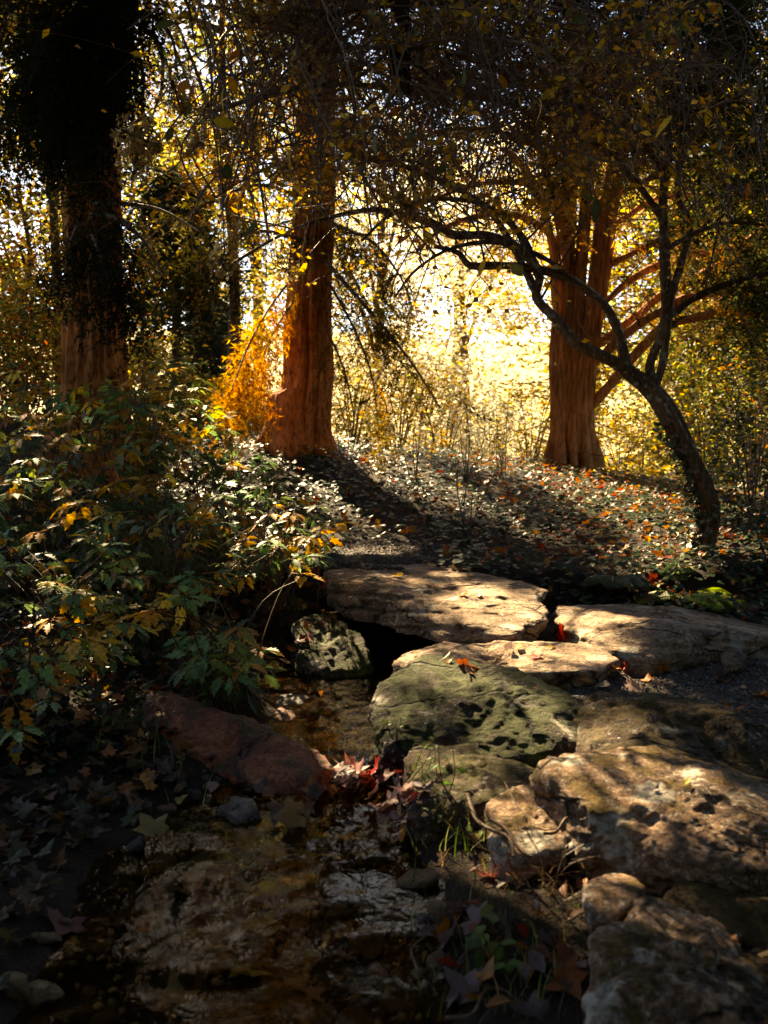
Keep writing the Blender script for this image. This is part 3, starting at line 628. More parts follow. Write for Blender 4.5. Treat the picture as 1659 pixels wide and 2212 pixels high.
for k, br in enumerate([
    [(1270, 885, .07, 14.95), (1310, 842, .085, 14.8), (1345, 800, .075, 14.6), (1390, 745, .07, 14.4), (1440, 705, .065, 14.2), (1500, 688, .06, 14), (1560, 680, .055, 13.8), (1660, 682, .045, 13.6), (1760, 700, .03, 13.4)],
    [(1278, 790, .06, 14.9), (1345, 728, .07, 14.7), (1400, 690, .07, 14.5), (1470, 655, .065, 14.3), (1560, 632, .06, 14.1), (1660, 625, .05, 13.9), (1780, 630, .03, 13.7)],
    [(1283, 750, .06, 15), (1370, 690, .075, 15.1), (1430, 640, .07, 15.1), (1500, 603, .07, 15.2), (1570, 565, .065, 15.2), (1620, 520, .06, 15.2), (1720, 450, .04, 15.2)],
    [(1300, 660, .045, 15), (1360, 605, .055, 15.1), (1420, 572, .05, 15.2), (1500, 548, .045, 15.3), (1600, 535, .04, 15.4), (1740, 520, .03, 15.4)],
    [(1310, 575, .04, 14.9), (1380, 538, .045, 14.8), (1450, 500, .04, 14.6), (1560, 445, .035, 14.4), (1720, 380, .025, 14.2)],
    [(1320, 490, .04, 15), (1420, 432, .04, 15.2), (1540, 422, .035, 15.2), (1720, 420, .025, 15.2)],
    [(1333, 420, .04, 15), (1450, 368, .035, 14.7), (1600, 340, .03, 14.5), (1720, 332, .02, 14.4)],
    [(1222, 560, .04, 15), (1170, 492, .05, 14.7), (1100, 462, .045, 14.4), (1030, 470, .04, 14.2), (955, 495, .03, 14), (900, 540, .02, 13.9)],
    [(1228, 450, .04, 15), (1150, 402, .045, 14.6), (1050, 395, .04, 14.2), (950, 425, .03, 14), (860, 480, .02, 13.8)],
    [(1230, 380, .04, 15), (1130, 300, .045, 14.6), (1000, 280, .035, 14.2), (850, 310, .02, 14)],
    [(1340, 330, .04, 15), (1440, 250, .04, 14.6), (1560, 210, .03, 14.3), (1720, 200, .02, 14)]]):
    limb('branch', cyp, fit(br, 15), M_CYPRESS, 50, 10, .012, 3, 61+k, key='cyp')

# the crooked old hydrangea on the bank at right
hp = P(1520, 1185, 8.4); hp[2] = H(hp[0], hp[1])-.04
hyd = thing('hydrangea_tree', 'crooked dark tree leaning over the bank, dried flower heads in its twig tangle', 'tree', hp)
K = 8.4
limb('trunk', hyd, [(1505, 1225, K, .115), (1522, 1170, K, .088), (1533, 1110, K, .08), (1518, 1050, K, .074), (1490, 990, K, .074), (1462, 930, K, .08), (1432, 875, K, .082), (1400, 835, K, .072), (1350, 795, K-.05, .05)], M_OLDBARK, 150, 28, .028, 3, 81, key='hyd')
for k, br in enumerate([
    [(1395, 832, K, .07), (1350, 795, K, .062), (1300, 768, K-.1, .055), (1250, 745, K-.15, .052), (1205, 695, K-.2, .05), (1160, 645, K-.25, .045), (1165, 595, K-.3, .04), (1130, 545, K-.4, .04), (1060, 512, K-.5, .038), (985, 510, K-.6, .034), (940, 490, K-.7, .03), (870, 462, K-.8, .026), (800, 452, K-.9, .022), (700, 470, K-1, .016), (600, 510, K-1, .011), (500, 570, K-1, .006)],
    [(1352, 798, K, .05), (1348, 760, K, .05), (1338, 715, K-.05, .048), (1308, 662, K-.1, .046), (1245, 612, K-.2, .044), (1190, 590, K-.25, .04), (1130, 577, K-.3, .036), (1070, 574, K-.4, .032), (1018, 574, K-.45, .028), (990, 545, K-.5, .02), (940, 530, K-.6, .014)],
    [(1425, 865, K, .06), (1405, 800, K+.03, .058), (1415, 760, K+.05, .055), (1432, 715, K+.05, .052), (1440, 600, K, .05), (1436, 500, K, .046), (1434, 420, K-.05, .042), (1445, 340, K-.1, .038), (1430, 220, K-.3, .032), (1400, 100, K-.6, .026), (1330, 0, K-1, .02), (1200, -100, K-1.4, .015)],
    [(1410, 850, K, .045), (1432, 780, K+.02, .04), (1452, 640, K+.05, .04), (1475, 560, K+.08, .038), (1492, 490, K+.1, .034), (1465, 420, K, .03), (1480, 330, K-.1, .025), (1540, 240, K-.2, .02), (1620, 200, K-.3, .012)],
    [(1437, 480, K, .034), (1380, 400, K-.3, .032), (1300, 320, K-.7, .03), (1180, 255, K-1.1, .027), (1050, 215, K-1.3, .024), (900, 200, K-1.5, .02), (750, 185, K-1.6, .016), (600, 200, K-1.7, .012), (470, 240, K-1.7, .008)],
    [(1160, 640, K-.25, .034), (1120, 560, K-.2, .032), (1050, 450, K-.3, .028), (930, 380, K-.6, .024), (800, 345, K-.9, .02), (660, 340, K-1.1, .015), (540, 380, K-1.2, .010), (430, 450, K-1.2, .006)],
    [(1430, 220, K-.3, .028), (1330, 140, K-.6, .026), (1220, 60, K-1, .023), (1080, 10, K-1.3, .02), (900, 10, K-1.6, .017), (730, 30, K-1.8, .012), (560, 80, K-1.9, .008)],
    [(1440, 380, K, .026), (1370, 260, K-.8, .022), (1330, 150, K-1.2, .02), (1410, 60, K-1.4, .016), (1520, 0, K-1.5, .01)],
    [(1438, 690, K+.03, .034), (1500, 645, K+.05, .03), (1580, 610, K+.05, .025), (1680, 590, K, .018), (1760, 600, K, .01)], [(1437, 540, K, .03), (1510, 500, K, .026), (1590, 480, K-.05, .021), (1700, 490, K-.1, .012)],
    [(1250, 615, K-.2, .03), (1180, 560, K-.3, .027), (1080, 525, K-.5, .023), (980, 535, K-.7, .018), (900, 580, K-.8, .012), (850, 640, K-.85, .006)], [(1165, 600, K-.3, .03), (1120, 500, K-.4, .026), (1040, 440, K-.6, .022), (940, 430, K-.8, .016), (850, 460, K-.9, .01), (780, 520, K-1, .005)],
    [(1400, 330, K-.2, .024), (1280, 240, K-1, .02), (1120, 170, K-1.5, .018), (960, 110, K-1.8, .015), (780, 100, K-2, .011), (620, 120, K-2, .007)]]):
    br = [(a_, b_, c_, d_*.82) for a_, b_, c_, d_ in br]; limb('branch', hyd, br, M_OLDBARK, 110, 12, .014, 2.5, 91+k, key='hyd')
# twigs: canes from the branches into the tangle, then side twigs from the canes
LP = np.concatenate([c[30:] for c in LIMB_PTS['hyd'][1:]])
def uvof(p):
    d = p-CAM; fz = d[:, 1]*math.cos(PITCH)-d[:, 2]*math.sin(PITCH); up = d[:, 1]*math.sin(PITCH)+d[:, 2]*math.cos(PITCH)
    return 829.5+F*d[:, 0]/fz, 1106-F*up/fz
def tangle(nc, lo, hi, r0, seeds, bend):
    pu = np.concatenate([rng.uniform(420, 1250, int(nc*.72)), rng.uniform(1250, 1659, nc-int(nc*.72))]); pv = rng.uniform(-60, 470, nc)+60*np.sin(pu/130)
    T = np.array([P(u, v, y) for u, v, y in zip(pu, pv, rng.uniform(5.4, 8.6, nc))])
    out = []
    for t in T:
        d = np.linalg.norm(seeds-t, axis=1); near = np.where((d > lo) & (d < hi))[0]
        s = seeds[rng.choice(near)] if len(near) else seeds[np.argmin(d)]
        m1 = s*.65+t*.35+np.array([0, 0, .28])*rng.normal(.6, .6)*np.linalg.norm(t-s)+rng.normal(0, bend, 3)
        m2 = s*.3+t*.7+np.array([0, 0, .25])*rng.normal(.5, .6)*np.linalg.norm(t-s)+rng.normal(0, bend, 3)
        out.append(cr([s, m1, m2, t, t+(t-m2)*rng.uniform(.3, .6)+np.array([0, 0, -.18*rng.random()])+rng.normal(0, .05, 3)], 18))
    return np.array(out)
canes = tangle(230, .3, 1.5, .006, LP[:, :3], .16)
canes += .012*rng.normal(0, 1, canes.shape)*np.linspace(0, 1, 18)[None, :, None]
cp_ = canes[:, 3:, :].reshape(-1, 3)
st = cp_[rng.choice(len(cp_), 950)]
d0 = rng.normal(0, 1, (950, 3))*np.array([1, .6, .9]); d0 /= np.linalg.norm(d0, axis=1, keepdims=True)
ln = rng.uniform(.18, .85, 950); s_ = np.linspace(0, 1, 10)
cv = rng.normal(0, .45, (950, 3))+np.array([0, 0, -.25])
tw = st[:, None]+ln[:, None, None]*(d0[:, None]*s_[None, :, None]+cv[:, None]*(s_**2)[None, :, None])+.008*rng.normal(0, 1, (950, 10, 3))*s_[None, :, None]
mb = MB(); tubes(mb, canes, np.linspace(.0085, .0032, 18)[None]*rng.uniform(.6, 1.3, (len(canes), 1)), 5)
tubes(mb, tw, np.linspace(.0042, .0016, 10)[None]*rng.uniform(.7, 1.3, (950, 1)), 4)
tag(mb.build('twigs', M_TWIG, hyd), kind='stuff')
# leaves still on the twigs, each its own piece
leaf_me = []
for lf, nm in ((LF_OVAL, 'leaf'), (LF_LANCE, 'leaf'), (LF_SIMPLE, 'leaf')):
    leaf_me.append(MB().add(*lf).mesh(nm, M_LEAF_OBJ))
tips = np.concatenate([tw[:, -1], canes[:, -1]]); tu, tv = uvof(tips)
pick = rng.choice(np.where((tu > 350) & (tu < 1650) & (tv > 0) & (tv < 640))[0], 150, replace=False)
HC = palette(150, [(.55, .33, .03), (.62, .42, .06), (.10, .13, .05), (.16, .17, .06), (.40, .17, .03)], [3, 2, 3, 2, 2])
FR = frames_dir(rng.normal(0, .6, (150, 3))+np.array([0, 0, -.7]), rng.normal(0, 1, (150, 3))+np.array([0, -.6, .6]))
for i, j in enumerate(pick): link_mesh('leaf', leaf_me[i % 2], tips[j], FR[i], rng.uniform(.08, .15), hyd, HC[i])
fo = np.concatenate([tw[:, 3:].reshape(-1, 3), canes[:, 6:].reshape(-1, 3)]); fo = fo[rng.choice(len(fo), 8500)]+rng.normal(0, .07, (8500, 3)); fu, fv = uvof(fo); fo = fo[(n2(fu, fv, .008, 55) > -.25)]; n = len(fo); mb = MB()
scatter(mb, *LF_SIMPLE, fo, frames(tilt(n, 1.0), rng.uniform(0, 6.28, n)), rng.uniform(.03, .075, n), palette(n, [(.52, .27, .045), (.64, .36, .06), (.40, .19, .035), (.24, .18, .05), (.74, .48, .11)])); tag(mb.build('foliage', M_LEAF, hyd, False), kind='stuff')
# dried flower heads
def flower_mesh(seed, n=150):
    r_ = np.random.default_rng(seed); t = r_.random(n)**.8; a = r_.uniform(0, 6.28, n); rad = (.42*np.sin(np.clip(t*1.05+.08, 0, 1)*np.pi)**.7+.05)*r_.uniform(.55, 1.1, n)
    pos = np.stack([rad*np.cos(a), rad*np.sin(a), t-.1], 1); mb = MB()
    tv, tf = radial_leaf([0, .55, 1.57, 2.1, 3.14, 3.7, 4.71, 5.3], [1, .35]*4, .12)
    nrm = pos-np.array([0, 0, .4])+r_.normal(0, .25, (n, 3))
    c = np.array([[.58, .37, .16], [.48, .27, .10], [.66, .48, .23], [.42, .34, .13]])[r_.integers(0, 4, n)]*r_.uniform(.6, 1.25, (n, 1))
    scatter(mb, tv, tf, pos, frames(nrm, a), r_.uniform(.06, .11, n), c)
    st_ = np.array([cr([(0, 0, -.25), (0, 0, .2), p*.5+np.array([0, 0, .1]), p], 5) for p in pos[:40]]); tubes(mb, st_, np.full((40, 5), .010), 3, (.2, .12, .06)); return mb.mesh('flower_head', M_FLOWER)
FM = [flower_mesh(i) for i in range(4)]
for i, (u, v, s) in enumerate([(268, 280, .30), (285, 395, .26), (365, 150, .26), (675, 165, .26), (650, 30, .28), (500, 290, .22), (485, 540, .20), (555, 495, .20), (600, 575, .20), (600, 375, .20), (550, 270, .18),
                    (855, 390, .25), (895, 455, .28), (1140, 145, .26), (1272, 110, .24), (1250, 35, .22), (1430, 55, .24), (1290, 375, .18), (700, 20, .22), (640, 350, .18), (330, 330, .24), (560, 30, .22), (940, 60, .2), (440, 300, .18)]):
    q = P(u, v, rng.uniform(5.7, 6.6)); d = np.array([rng.normal(0, .6), rng.normal(0, .5), rng.normal(-.1, .6)])
    link_mesh('flower_head', FM[i % 4], q, frames(d[None], np.array([rng.uniform(0, 6)]))[0], s*rng.uniform(.85, 1.1), hyd)
    s0 = LP[np.argmin(np.linalg.norm(LP[:, :3]-q, axis=1)), :3]
    mbx = MB(); tubes(mbx, cr([s0, (s0+q)/2+np.array([0, 0, .12]), q], 12)[None], np.full((1, 12), .004), 5); mbx.build('twig', M_TWIG, hyd)

# needled boughs
def bough(tree, ctrl, n, size, hang, cols, r=.02, spread=.10, templ=MID_SPRAY, side=.8, name='bough', wts=None, keep=.06):
    c = cr(np.array([P(*q) for q in ctrl]), 40); mb = MB()
    t = rng.random(n)**.8; i = np.clip((t*38).astype(int), 0, 38); tn = c[i+1]-c[i]; tn /= np.linalg.norm(tn, axis=1, keepdims=True)+1e-9
    pos = c[i]+rng.normal(0, spread, (n, 3))*np.array([1, 1, .6])
    d = tn*.7+rng.normal(0, side, (n, 3))*np.array([1, 1, .35])+np.array([0, 0, -1.0])*hang
    ok = beam(pos+np.array([0, 0, -.15]), size*.4, keep); pos, d = pos[ok], d[ok]; n = len(pos)
    scatter_any(mb, templ, pos, frames_dir(d, rng.normal(0, .5, (n, 3))+np.array([0, -.3, 1])), size*rng.uniform(.6, 1.3, n), palette(n, cols, wts))
    o = tag(mb.build(name, M_NEEDLE, tree, False), kind='stuff')
    wb = MB(); tubes(wb, c[None], np.linspace(r, r*.25, 40)[None], 6); wb.build('branch', M_TWIG, o)
    return o
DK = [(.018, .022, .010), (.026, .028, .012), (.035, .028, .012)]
OR_BACKLIT = [(.60, .28, .04), (.52, .22, .03), (.38, .20, .04), (.66, .38, .08)]  # orange needles: the backlit glow is put into the colour
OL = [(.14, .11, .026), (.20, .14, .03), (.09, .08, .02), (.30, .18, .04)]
# bough left of the middle trunk, its backlight painted orange; olive drapes at right
bough(spruce, [(640, 590, 12.8), (585, 660, 12.3), (540, 740, 11.8), (505, 830, 11.4), (480, 905, 11.2)], 46, .50, 1.4, OR_BACKLIT, .018, .07, keep=1, side=.5)
bough(spruce, [(640, 640, 12.8), (590, 720, 12.4), (560, 800, 12.1), (545, 880, 11.9)], 28, .46, 1.5, OR_BACKLIT, .015, .07, keep=1, side=.5)
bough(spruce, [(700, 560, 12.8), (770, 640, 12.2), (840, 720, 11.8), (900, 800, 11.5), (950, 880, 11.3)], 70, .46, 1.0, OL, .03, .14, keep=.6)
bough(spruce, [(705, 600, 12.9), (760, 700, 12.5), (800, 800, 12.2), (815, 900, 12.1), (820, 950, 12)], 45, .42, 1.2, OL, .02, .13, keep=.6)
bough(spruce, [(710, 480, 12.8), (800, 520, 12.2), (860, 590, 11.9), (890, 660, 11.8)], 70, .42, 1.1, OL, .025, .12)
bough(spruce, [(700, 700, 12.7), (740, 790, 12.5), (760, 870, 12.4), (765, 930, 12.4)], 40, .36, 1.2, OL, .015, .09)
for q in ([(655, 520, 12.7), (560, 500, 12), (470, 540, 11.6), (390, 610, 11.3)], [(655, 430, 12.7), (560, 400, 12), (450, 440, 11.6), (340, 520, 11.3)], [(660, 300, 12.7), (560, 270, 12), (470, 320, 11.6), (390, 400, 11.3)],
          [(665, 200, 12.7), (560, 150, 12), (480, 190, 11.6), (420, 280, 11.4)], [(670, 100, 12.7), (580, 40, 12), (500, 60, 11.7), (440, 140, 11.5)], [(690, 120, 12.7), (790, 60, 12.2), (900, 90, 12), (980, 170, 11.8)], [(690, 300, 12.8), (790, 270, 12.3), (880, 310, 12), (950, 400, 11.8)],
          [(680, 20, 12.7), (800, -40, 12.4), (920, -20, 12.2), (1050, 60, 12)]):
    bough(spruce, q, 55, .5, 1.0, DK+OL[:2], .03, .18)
# black boughs over the left trunk
for q in ([(250, 60, 11.8), (170, 70, 11.2), (90, 130, 10.8), (50, 210, 10.6)], [(250, 0, 11.8), (150, 0, 11.2), (80, 60, 10.9)], [(240, 90, 11.8), (190, 150, 11.2), (160, 230, 10.9), (150, 340, 10.8)],
          [(250, 40, 11.8), (320, 30, 11.2), (370, 80, 10.9), (385, 170, 10.8)], [(245, 80, 11.8), (290, 100, 11.3), (310, 170, 11), (305, 260, 10.9)], [(240, 20, 11.6), (215, 80, 11), (205, 160, 10.8), (210, 250, 10.7)],
          [(250, -40, 11.8), (330, -60, 11.2), (400, 0, 11), (420, 90, 10.9)], [(240, 130, 11.6), (240, 200, 11.2), (235, 270, 11), (225, 360, 10.9)],
          [(240, 60, 11.9), (150, 90, 11.5), (100, 170, 11.3), (110, 260, 11.2)], [(245, 100, 11.9), (200, 190, 11.5), (180, 260, 11.3), (190, 330, 11.2)], [(250, 20, 11.9), (340, 90, 11.6), (350, 180, 11.4), (330, 250, 11.3)], [(250, -20, 11.9), (180, 30, 11.6), (120, 100, 11.4), (70, 160, 11.3)],
          [(200, 460, 11.6), (250, 470, 11), (310, 520, 10.7), (350, 590, 10.6)], [(200, 480, 11.6), (170, 490, 11), (150, 540, 10.8), (140, 620, 10.7)], [(200, 500, 11.6), (210, 530, 11), (230, 590, 10.8), (250, 640, 10.7)], [(205, 440, 11.6), (270, 440, 11.2), (350, 455, 10.9), (430, 500, 10.7)]):
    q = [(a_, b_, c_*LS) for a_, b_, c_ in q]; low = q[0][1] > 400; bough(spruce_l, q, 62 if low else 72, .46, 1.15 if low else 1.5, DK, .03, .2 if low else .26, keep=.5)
# dark crown of the cypress, top right, and loose sprays along its branches
LC = np.concatenate([c for c in LIMB_PTS['cyp']])[:, :3]
def crown_sprays(tree, rects, cols, size, templ, hang=.5, name='foliage', kind=None):
    mb = MB()
    for u0, u1, v0, v1, y0, y1, n in rects:
        nc = max(1, n//14); cu, cv_, cy = rng.uniform(u0, u1, nc), rng.uniform(v0, v1, nc), rng.uniform(y0, y1, nc)
        ce = np.array([P(a, b, c) for a, b, c in zip(cu, cv_, cy)]); k = rng.integers(0, nc, n)
        pos = ce[k]+rng.normal(0, .28, (n, 3)); d = rng.normal(0, .8, (n, 3))*np.array([1, 1, .4])+np.array([0, 0, -hang]); ok = beam(pos+d*size*.3, size*.38, .03); pos, d = pos[ok], d[ok]; n = len(pos)
        scatter_any(mb, templ, pos, frames_dir(d, rng.normal(0, .6, (n, 3))+np.array([0, 0, 1])), size*rng.uniform(.6, 1.3, n), palette(n, cols))
    return tag(mb.build(name, M_NEEDLE, tree, False), kind=kind)
st2 = LC[rng.choice(len(LC), 420)]; e2 = st2+rng.normal(0, .55, (420, 3))*np.array([1, .7, .6])+np.array([0, 0, -.1]); m2_ = (st2+e2)/2+rng.normal(0, .12, (420, 3)); mb = MB(); tubes(mb, np.array([cr([a_, b_, c_], 9) for a_, b_, c_ in zip(st2, m2_, e2)]), np.linspace(.011, .004, 9)[None].repeat(420, 0), 4); tag(mb.build('twigs', M_CYPRESS, cyp), kind='stuff')
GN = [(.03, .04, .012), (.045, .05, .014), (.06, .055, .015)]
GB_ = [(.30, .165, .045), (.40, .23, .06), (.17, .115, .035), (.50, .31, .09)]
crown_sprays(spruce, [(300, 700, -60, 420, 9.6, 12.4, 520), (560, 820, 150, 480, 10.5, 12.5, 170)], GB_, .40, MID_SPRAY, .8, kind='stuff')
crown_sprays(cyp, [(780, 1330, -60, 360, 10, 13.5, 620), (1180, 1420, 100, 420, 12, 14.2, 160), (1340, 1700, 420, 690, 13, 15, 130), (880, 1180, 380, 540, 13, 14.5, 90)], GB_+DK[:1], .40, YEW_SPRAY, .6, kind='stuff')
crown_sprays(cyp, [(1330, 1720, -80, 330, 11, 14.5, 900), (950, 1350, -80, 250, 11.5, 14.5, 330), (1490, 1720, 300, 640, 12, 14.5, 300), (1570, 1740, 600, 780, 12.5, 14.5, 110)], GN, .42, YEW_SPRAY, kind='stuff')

def high_crown(t, x, y, z0, z1, w_, n, cols, size):
    q = rng.random(n)**.9; a = rng.uniform(0, 6.28, n); r = w_*(1-q*.85)*np.sqrt(rng.random(n)); d = np.stack([np.cos(a), np.sin(a), np.full(n, -.45)], 1)+rng.normal(0, .3, (n, 3))
    pos = np.stack([x+r*np.cos(a), y+r*np.sin(a), z0+(z1-z0)*q-.2*r], 1); u, v = uvof(pos); ok = beam(pos+d*size*.45, size*.55, .03) & (v < -150); pos, d = pos[ok], d[ok]; n = len(pos); mb = MB()
    scatter_any(mb, FAR_SPRAY, pos, frames_dir(d, np.tile([0, 0, 1.], (n, 1))+rng.normal(0, .3, (n, 3))), size*rng.uniform(.6, 1.2, n), palette(n, cols)); tag(mb.build('crown', M_NEEDLE, t, False), kind='stuff')
high_crown(spruce, sp[0], 13, 6.0, 17, 5.0, 2400, DK+OL[:1], 1.15); high_crown(spruce_l, lp[0], 12*LS, 5.8, 17, 5.0, 2200, DK, 1.15); high_crown(cyp, cp[0]+.5, 14.6, 7, 14, 5.5, 2000, GN, 1.15)
# ------------------------------------------------------------------ broadleaf trees
def leaf_cloud(mb, cen, rad, ncl, per, cl, size, templ, cols, wts=None, cull=None, flat=.6, shell=.35):
    d = rng.normal(0, 1, (ncl, 3)); d /= np.linalg.norm(d, axis=1, keepdims=True)
    ce = np.asarray(cen)+d*np.asarray(rad)*(shell+(1-shell)*rng.random((ncl, 1))**.5)
    if cull is not None: ce = ce[cull(ce)]
    n = len(ce)*per
    if n == 0: return
    cs = cl*rng.uniform(.6, 1.4, len(ce))
    pos = np.repeat(ce, per, 0)+rng.normal(0, 1, (n, 3))*np.repeat(cs, per)[:, None]*np.array([1, 1, flat])
    cc = np.repeat(np.clip(rng.normal(1, .35, (len(ce), 1)), .25, 1.5), per, 0)
    ok = beam(pos, .04, .03) | (pos[:, 1] > 26); pos, cc = pos[ok], cc[ok]; n = len(pos)
    scatter(mb, *templ, pos, frames(tilt(n, .7), rng.uniform(0, 6.28, n)), size*rng.uniform(.6, 1.3, n), np.clip(palette(n, cols, wts)*cc, .003, .95))
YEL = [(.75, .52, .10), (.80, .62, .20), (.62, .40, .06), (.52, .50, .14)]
GLARE_PALE = [(.95, .92, .76), (.94, .88, .62), (.90, .84, .56)]  # near-white leaves: the clearing's sun glare is put into the colour
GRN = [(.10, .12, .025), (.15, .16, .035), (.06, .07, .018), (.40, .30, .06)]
RED = [(.55, .14, .03), (.6, .3, .05), (.4, .3, .06)]
def tree(name, label, u, Y, h, cr_, cols, r=.16, ncl=90, per=60, lsize=.14, cz=.62, flat=1.0, lean=0., group='trees beyond the ridge', x=None, mleaf=None, templ=LF_SIMPLE, cl=.55):
    x = P(u, 880, Y)[0] if x is None else x; z = float(H(x, Y)); t = thing(name, label, 'tree', (x, Y, z), group)
    top = np.array([x+lean*h, Y, z+h*.9]); mb = MB()
    c = cr([(x, Y, z-.1), (x+rng.normal(0, .1)+lean*h*.3, Y, z+h*.35), (x+rng.normal(0, .2)+lean*h*.6, Y, z+h*.65), top], 40)
    tubes(mb, c[None], np.linspace(r, r*.18, 40)[None], 12, None, bark_relief(.02, 3, int(abs(u)))); mb.build('trunk', M_FARBARK, t)
    cen = np.array([x+lean*h*.7, Y, z+h*cz]); rad = np.array([cr_, cr_, h*(1-cz)*flat])
    for k in range(6):
        s0 = c[rng.integers(12, 32)]; d = rng.normal(0, 1, 3); d[2] = abs(d[2])*.5; d /= np.linalg.norm(d)
        e = cen+d*rad*.75; mb = MB(); tubes(mb, cr([s0, (s0+e)/2+np.array([0, 0, .1*cr_]), e], 14)[None], np.linspace(r*.4, r*.08, 14)[None], 6); mb.build('limb', M_FARBARK, t)
    mb = MB(); leaf_cloud(mb, cen, rad, ncl, per, cl, lsize, templ, cols); mb.build('crown', mleaf or M_LEAF_BG, t, False); return t
def shrub(name, label, u, Y, h, w_, cols, n=900, lsize=.09, cat='shrub', group=None, wts=None, zoff=0, m=None, templ=LF_SIMPLE, x=None, stems=9):
    x = P(u, 880, Y)[0] if x is None else x; z = float(H(x, Y))+zoff; t = thing(name, label, cat, (x, Y, z), group)
    mb = MB(); a = rng.uniform(0, 6.28, stems); rr = rng.uniform(.2, .95, stems)*w_
    s = np.array([cr([(x+rng.normal(0, .05), Y+rng.normal(0, .05), z-.05), (x+.4*q*math.cos(b), Y+.4*q*math.sin(b), z+h*.5), (x+q*math.cos(b), Y+q*math.sin(b), z+h*rng.uniform(.7, 1))], 10) for b, q in zip(a, rr)])
    tubes(mb, s, np.linspace(.014, .004, 10)[None].repeat(stems, 0), 4); mb.build('stems', M_TWIG, t)
    mb = MB(); leaf_cloud(mb, (x, Y, z+h*.55), (w_, w_, h*.5), max(4, n//18), 18, .13*max(1, w_), lsize, templ, cols, wts); mb.build('foliage', m or M_LEAF_BG, t, False); return t
# ---- beyond the ridge
tree('maple_tree', 'bright yellow maple crown at the left edge behind the big spruce', 40, 21, 12, 3.4, YEL, .2, 120, 90, .17, .58, x=-9.2)
tree('slender_tree', 'slim orange-lit trunk just left of the big spruce trunk', 135, 17, 11, 1.4, YEL, .10, 24, 50, .14, .75)
tree('maple_tree', 'red and gold tree low behind the shrub at the left edge', 60, 17.5, 4.6, 1.9, RED+YEL[:2], .09, 90, 70, .11, .6)
tree('maple_tree', 'golden tree seen between the two spruce trunks', 430, 27, 11, 3.2, YEL+GRN[:3], .18, 110, 80, .17, .55)
tree('maple_tree', 'pale yellow tree glowing just right of the middle spruce trunk', 830, 24, 9, 3.0, GLARE_PALE+YEL[:2], .16, 120, 80, .16, .52)
tree('maple_tree', 'sunlit pale tree in the bright gap left of the cypress', 1010, 33, 11, 3.0, GLARE_PALE, .18, 46, 60, .18, .72)
tree('maple_tree', 'yellow-green tree behind the cypress stems', 1290, 27, 11, 3.4, YEL+GRN[3:], .18, 120, 80, .17, .55)
tree('maple_tree', 'green-gold tree behind the right-hand cypress branches', 1480, 23, 9, 3.0, GRN+YEL[2:], .16, 120, 80, .15, .55)
tree('maple_tree', 'olive green tree at the right edge behind the branches', 1640, 19, 7.5, 2.4, GRN, .14, 110, 80, .12, .55)
tree('maple_tree', 'tall far golden tree rising above the left gap', 560, 40, 17, 5, YEL[2:]+GRN[:2], .28, 120, 80, .28, .58)
tree('maple_tree', 'tall far pale tree rising above the bright clearing', 980, 46, 16, 5, GLARE_PALE, .28, 110, 80, .30, .58)
tree('maple_tree', 'tall far green-gold tree on the right slope', 1420, 44, 17, 5.5, GRN[2:]+YEL, .28, 130, 80, .28, .58)
tree('maple_tree', 'tall far golden tree left of the big spruce', 180, 42, 18, 5.5, YEL[2:]+GRN[:2], .3, 130, 80, .28, .58)
tree('maple_tree', 'far olive tree at the right end of the slope', 1690, 38, 15, 5, GRN+YEL[2:], .26, 130, 80, .26, .58)
def far_conifer(label, u, Y, h, w_, cols):
    x = P(u, 880, Y)[0]; z = float(H(x, Y)); t = thing('far_conifer', label, 'tree', (x, Y, z), 'dark conifers beyond the ridge'); mb = MB()
    tubes(mb, np.array([[(x, Y, z-.1), (x, Y, z+h*.5), (x, Y, z+h)]]), np.array([[.18, .1, .02]]), 8); mb.build('trunk', M_FARBARK, t)
    n = 520; q = rng.random(n)**.7; a = rng.uniform(0, 6.28, n); r = w_*(1-q*.92)*rng.uniform(.3, 1, n)
    pos = np.stack([x+r*np.cos(a), Y+r*np.sin(a), z+h*(.06+.92*q)-.25*r], 1); d = np.stack([np.cos(a), np.sin(a), np.full(n, -.5)], 1)+rng.normal(0, .25, (n, 3))
    mb = MB(); scatter_any(mb, FAR_SPRAY, pos, frames_dir(d, np.tile([0, 0, 1.], (n, 1))), rng.uniform(.5, 1.0, n)*w_*.55, palette(n, cols)); mb.build('crown', M_NEEDLE, t, False)
far_conifer('dark blue-green conifer low between the two spruce trunks', 385, 21, 6.6, 1.5, [(.03, .04, .03), (.04, .05, .04)])
far_conifer('smaller dark conifer left of the glowing orange bough', 462, 23, 4.2, 1.2, [(.04, .045, .03), (.05, .055, .035)])
far_conifer('dark conifer at the far right behind the olive tree', 1560, 30, 9, 2.4, [(.03, .035, .015), (.05, .05, .02)])
DG = [(.035, .04, .014), (.055, .055, .018), (.09, .06, .02)]
tree('yew_tree', 'dark yew at the right edge behind the branches', 1700, 17, 8.5, 2.4, DG, .2, 170, 60, .12, .5, cl=.45)
tree('yew_tree', 'dark olive tree right of the cypress crown', 1560, 20, 11, 2.4, DG+GRN[3:], .2, 150, 60, .13, .62, cl=.5)
tree('yew_tree', 'dark brownish tree above the glowing bough', 500, 18, 10, 2.0, DG+[(.20, .11, .03)], .14, 110, 60, .12, .68, cl=.5)
tree('yew_tree', 'dark tree at the upper left corner behind the maple', -40, 16, 9, 2.0, DG+[(.25, .13, .03)], .14, 110, 60, .12, .62, cl=.5)
k = 0
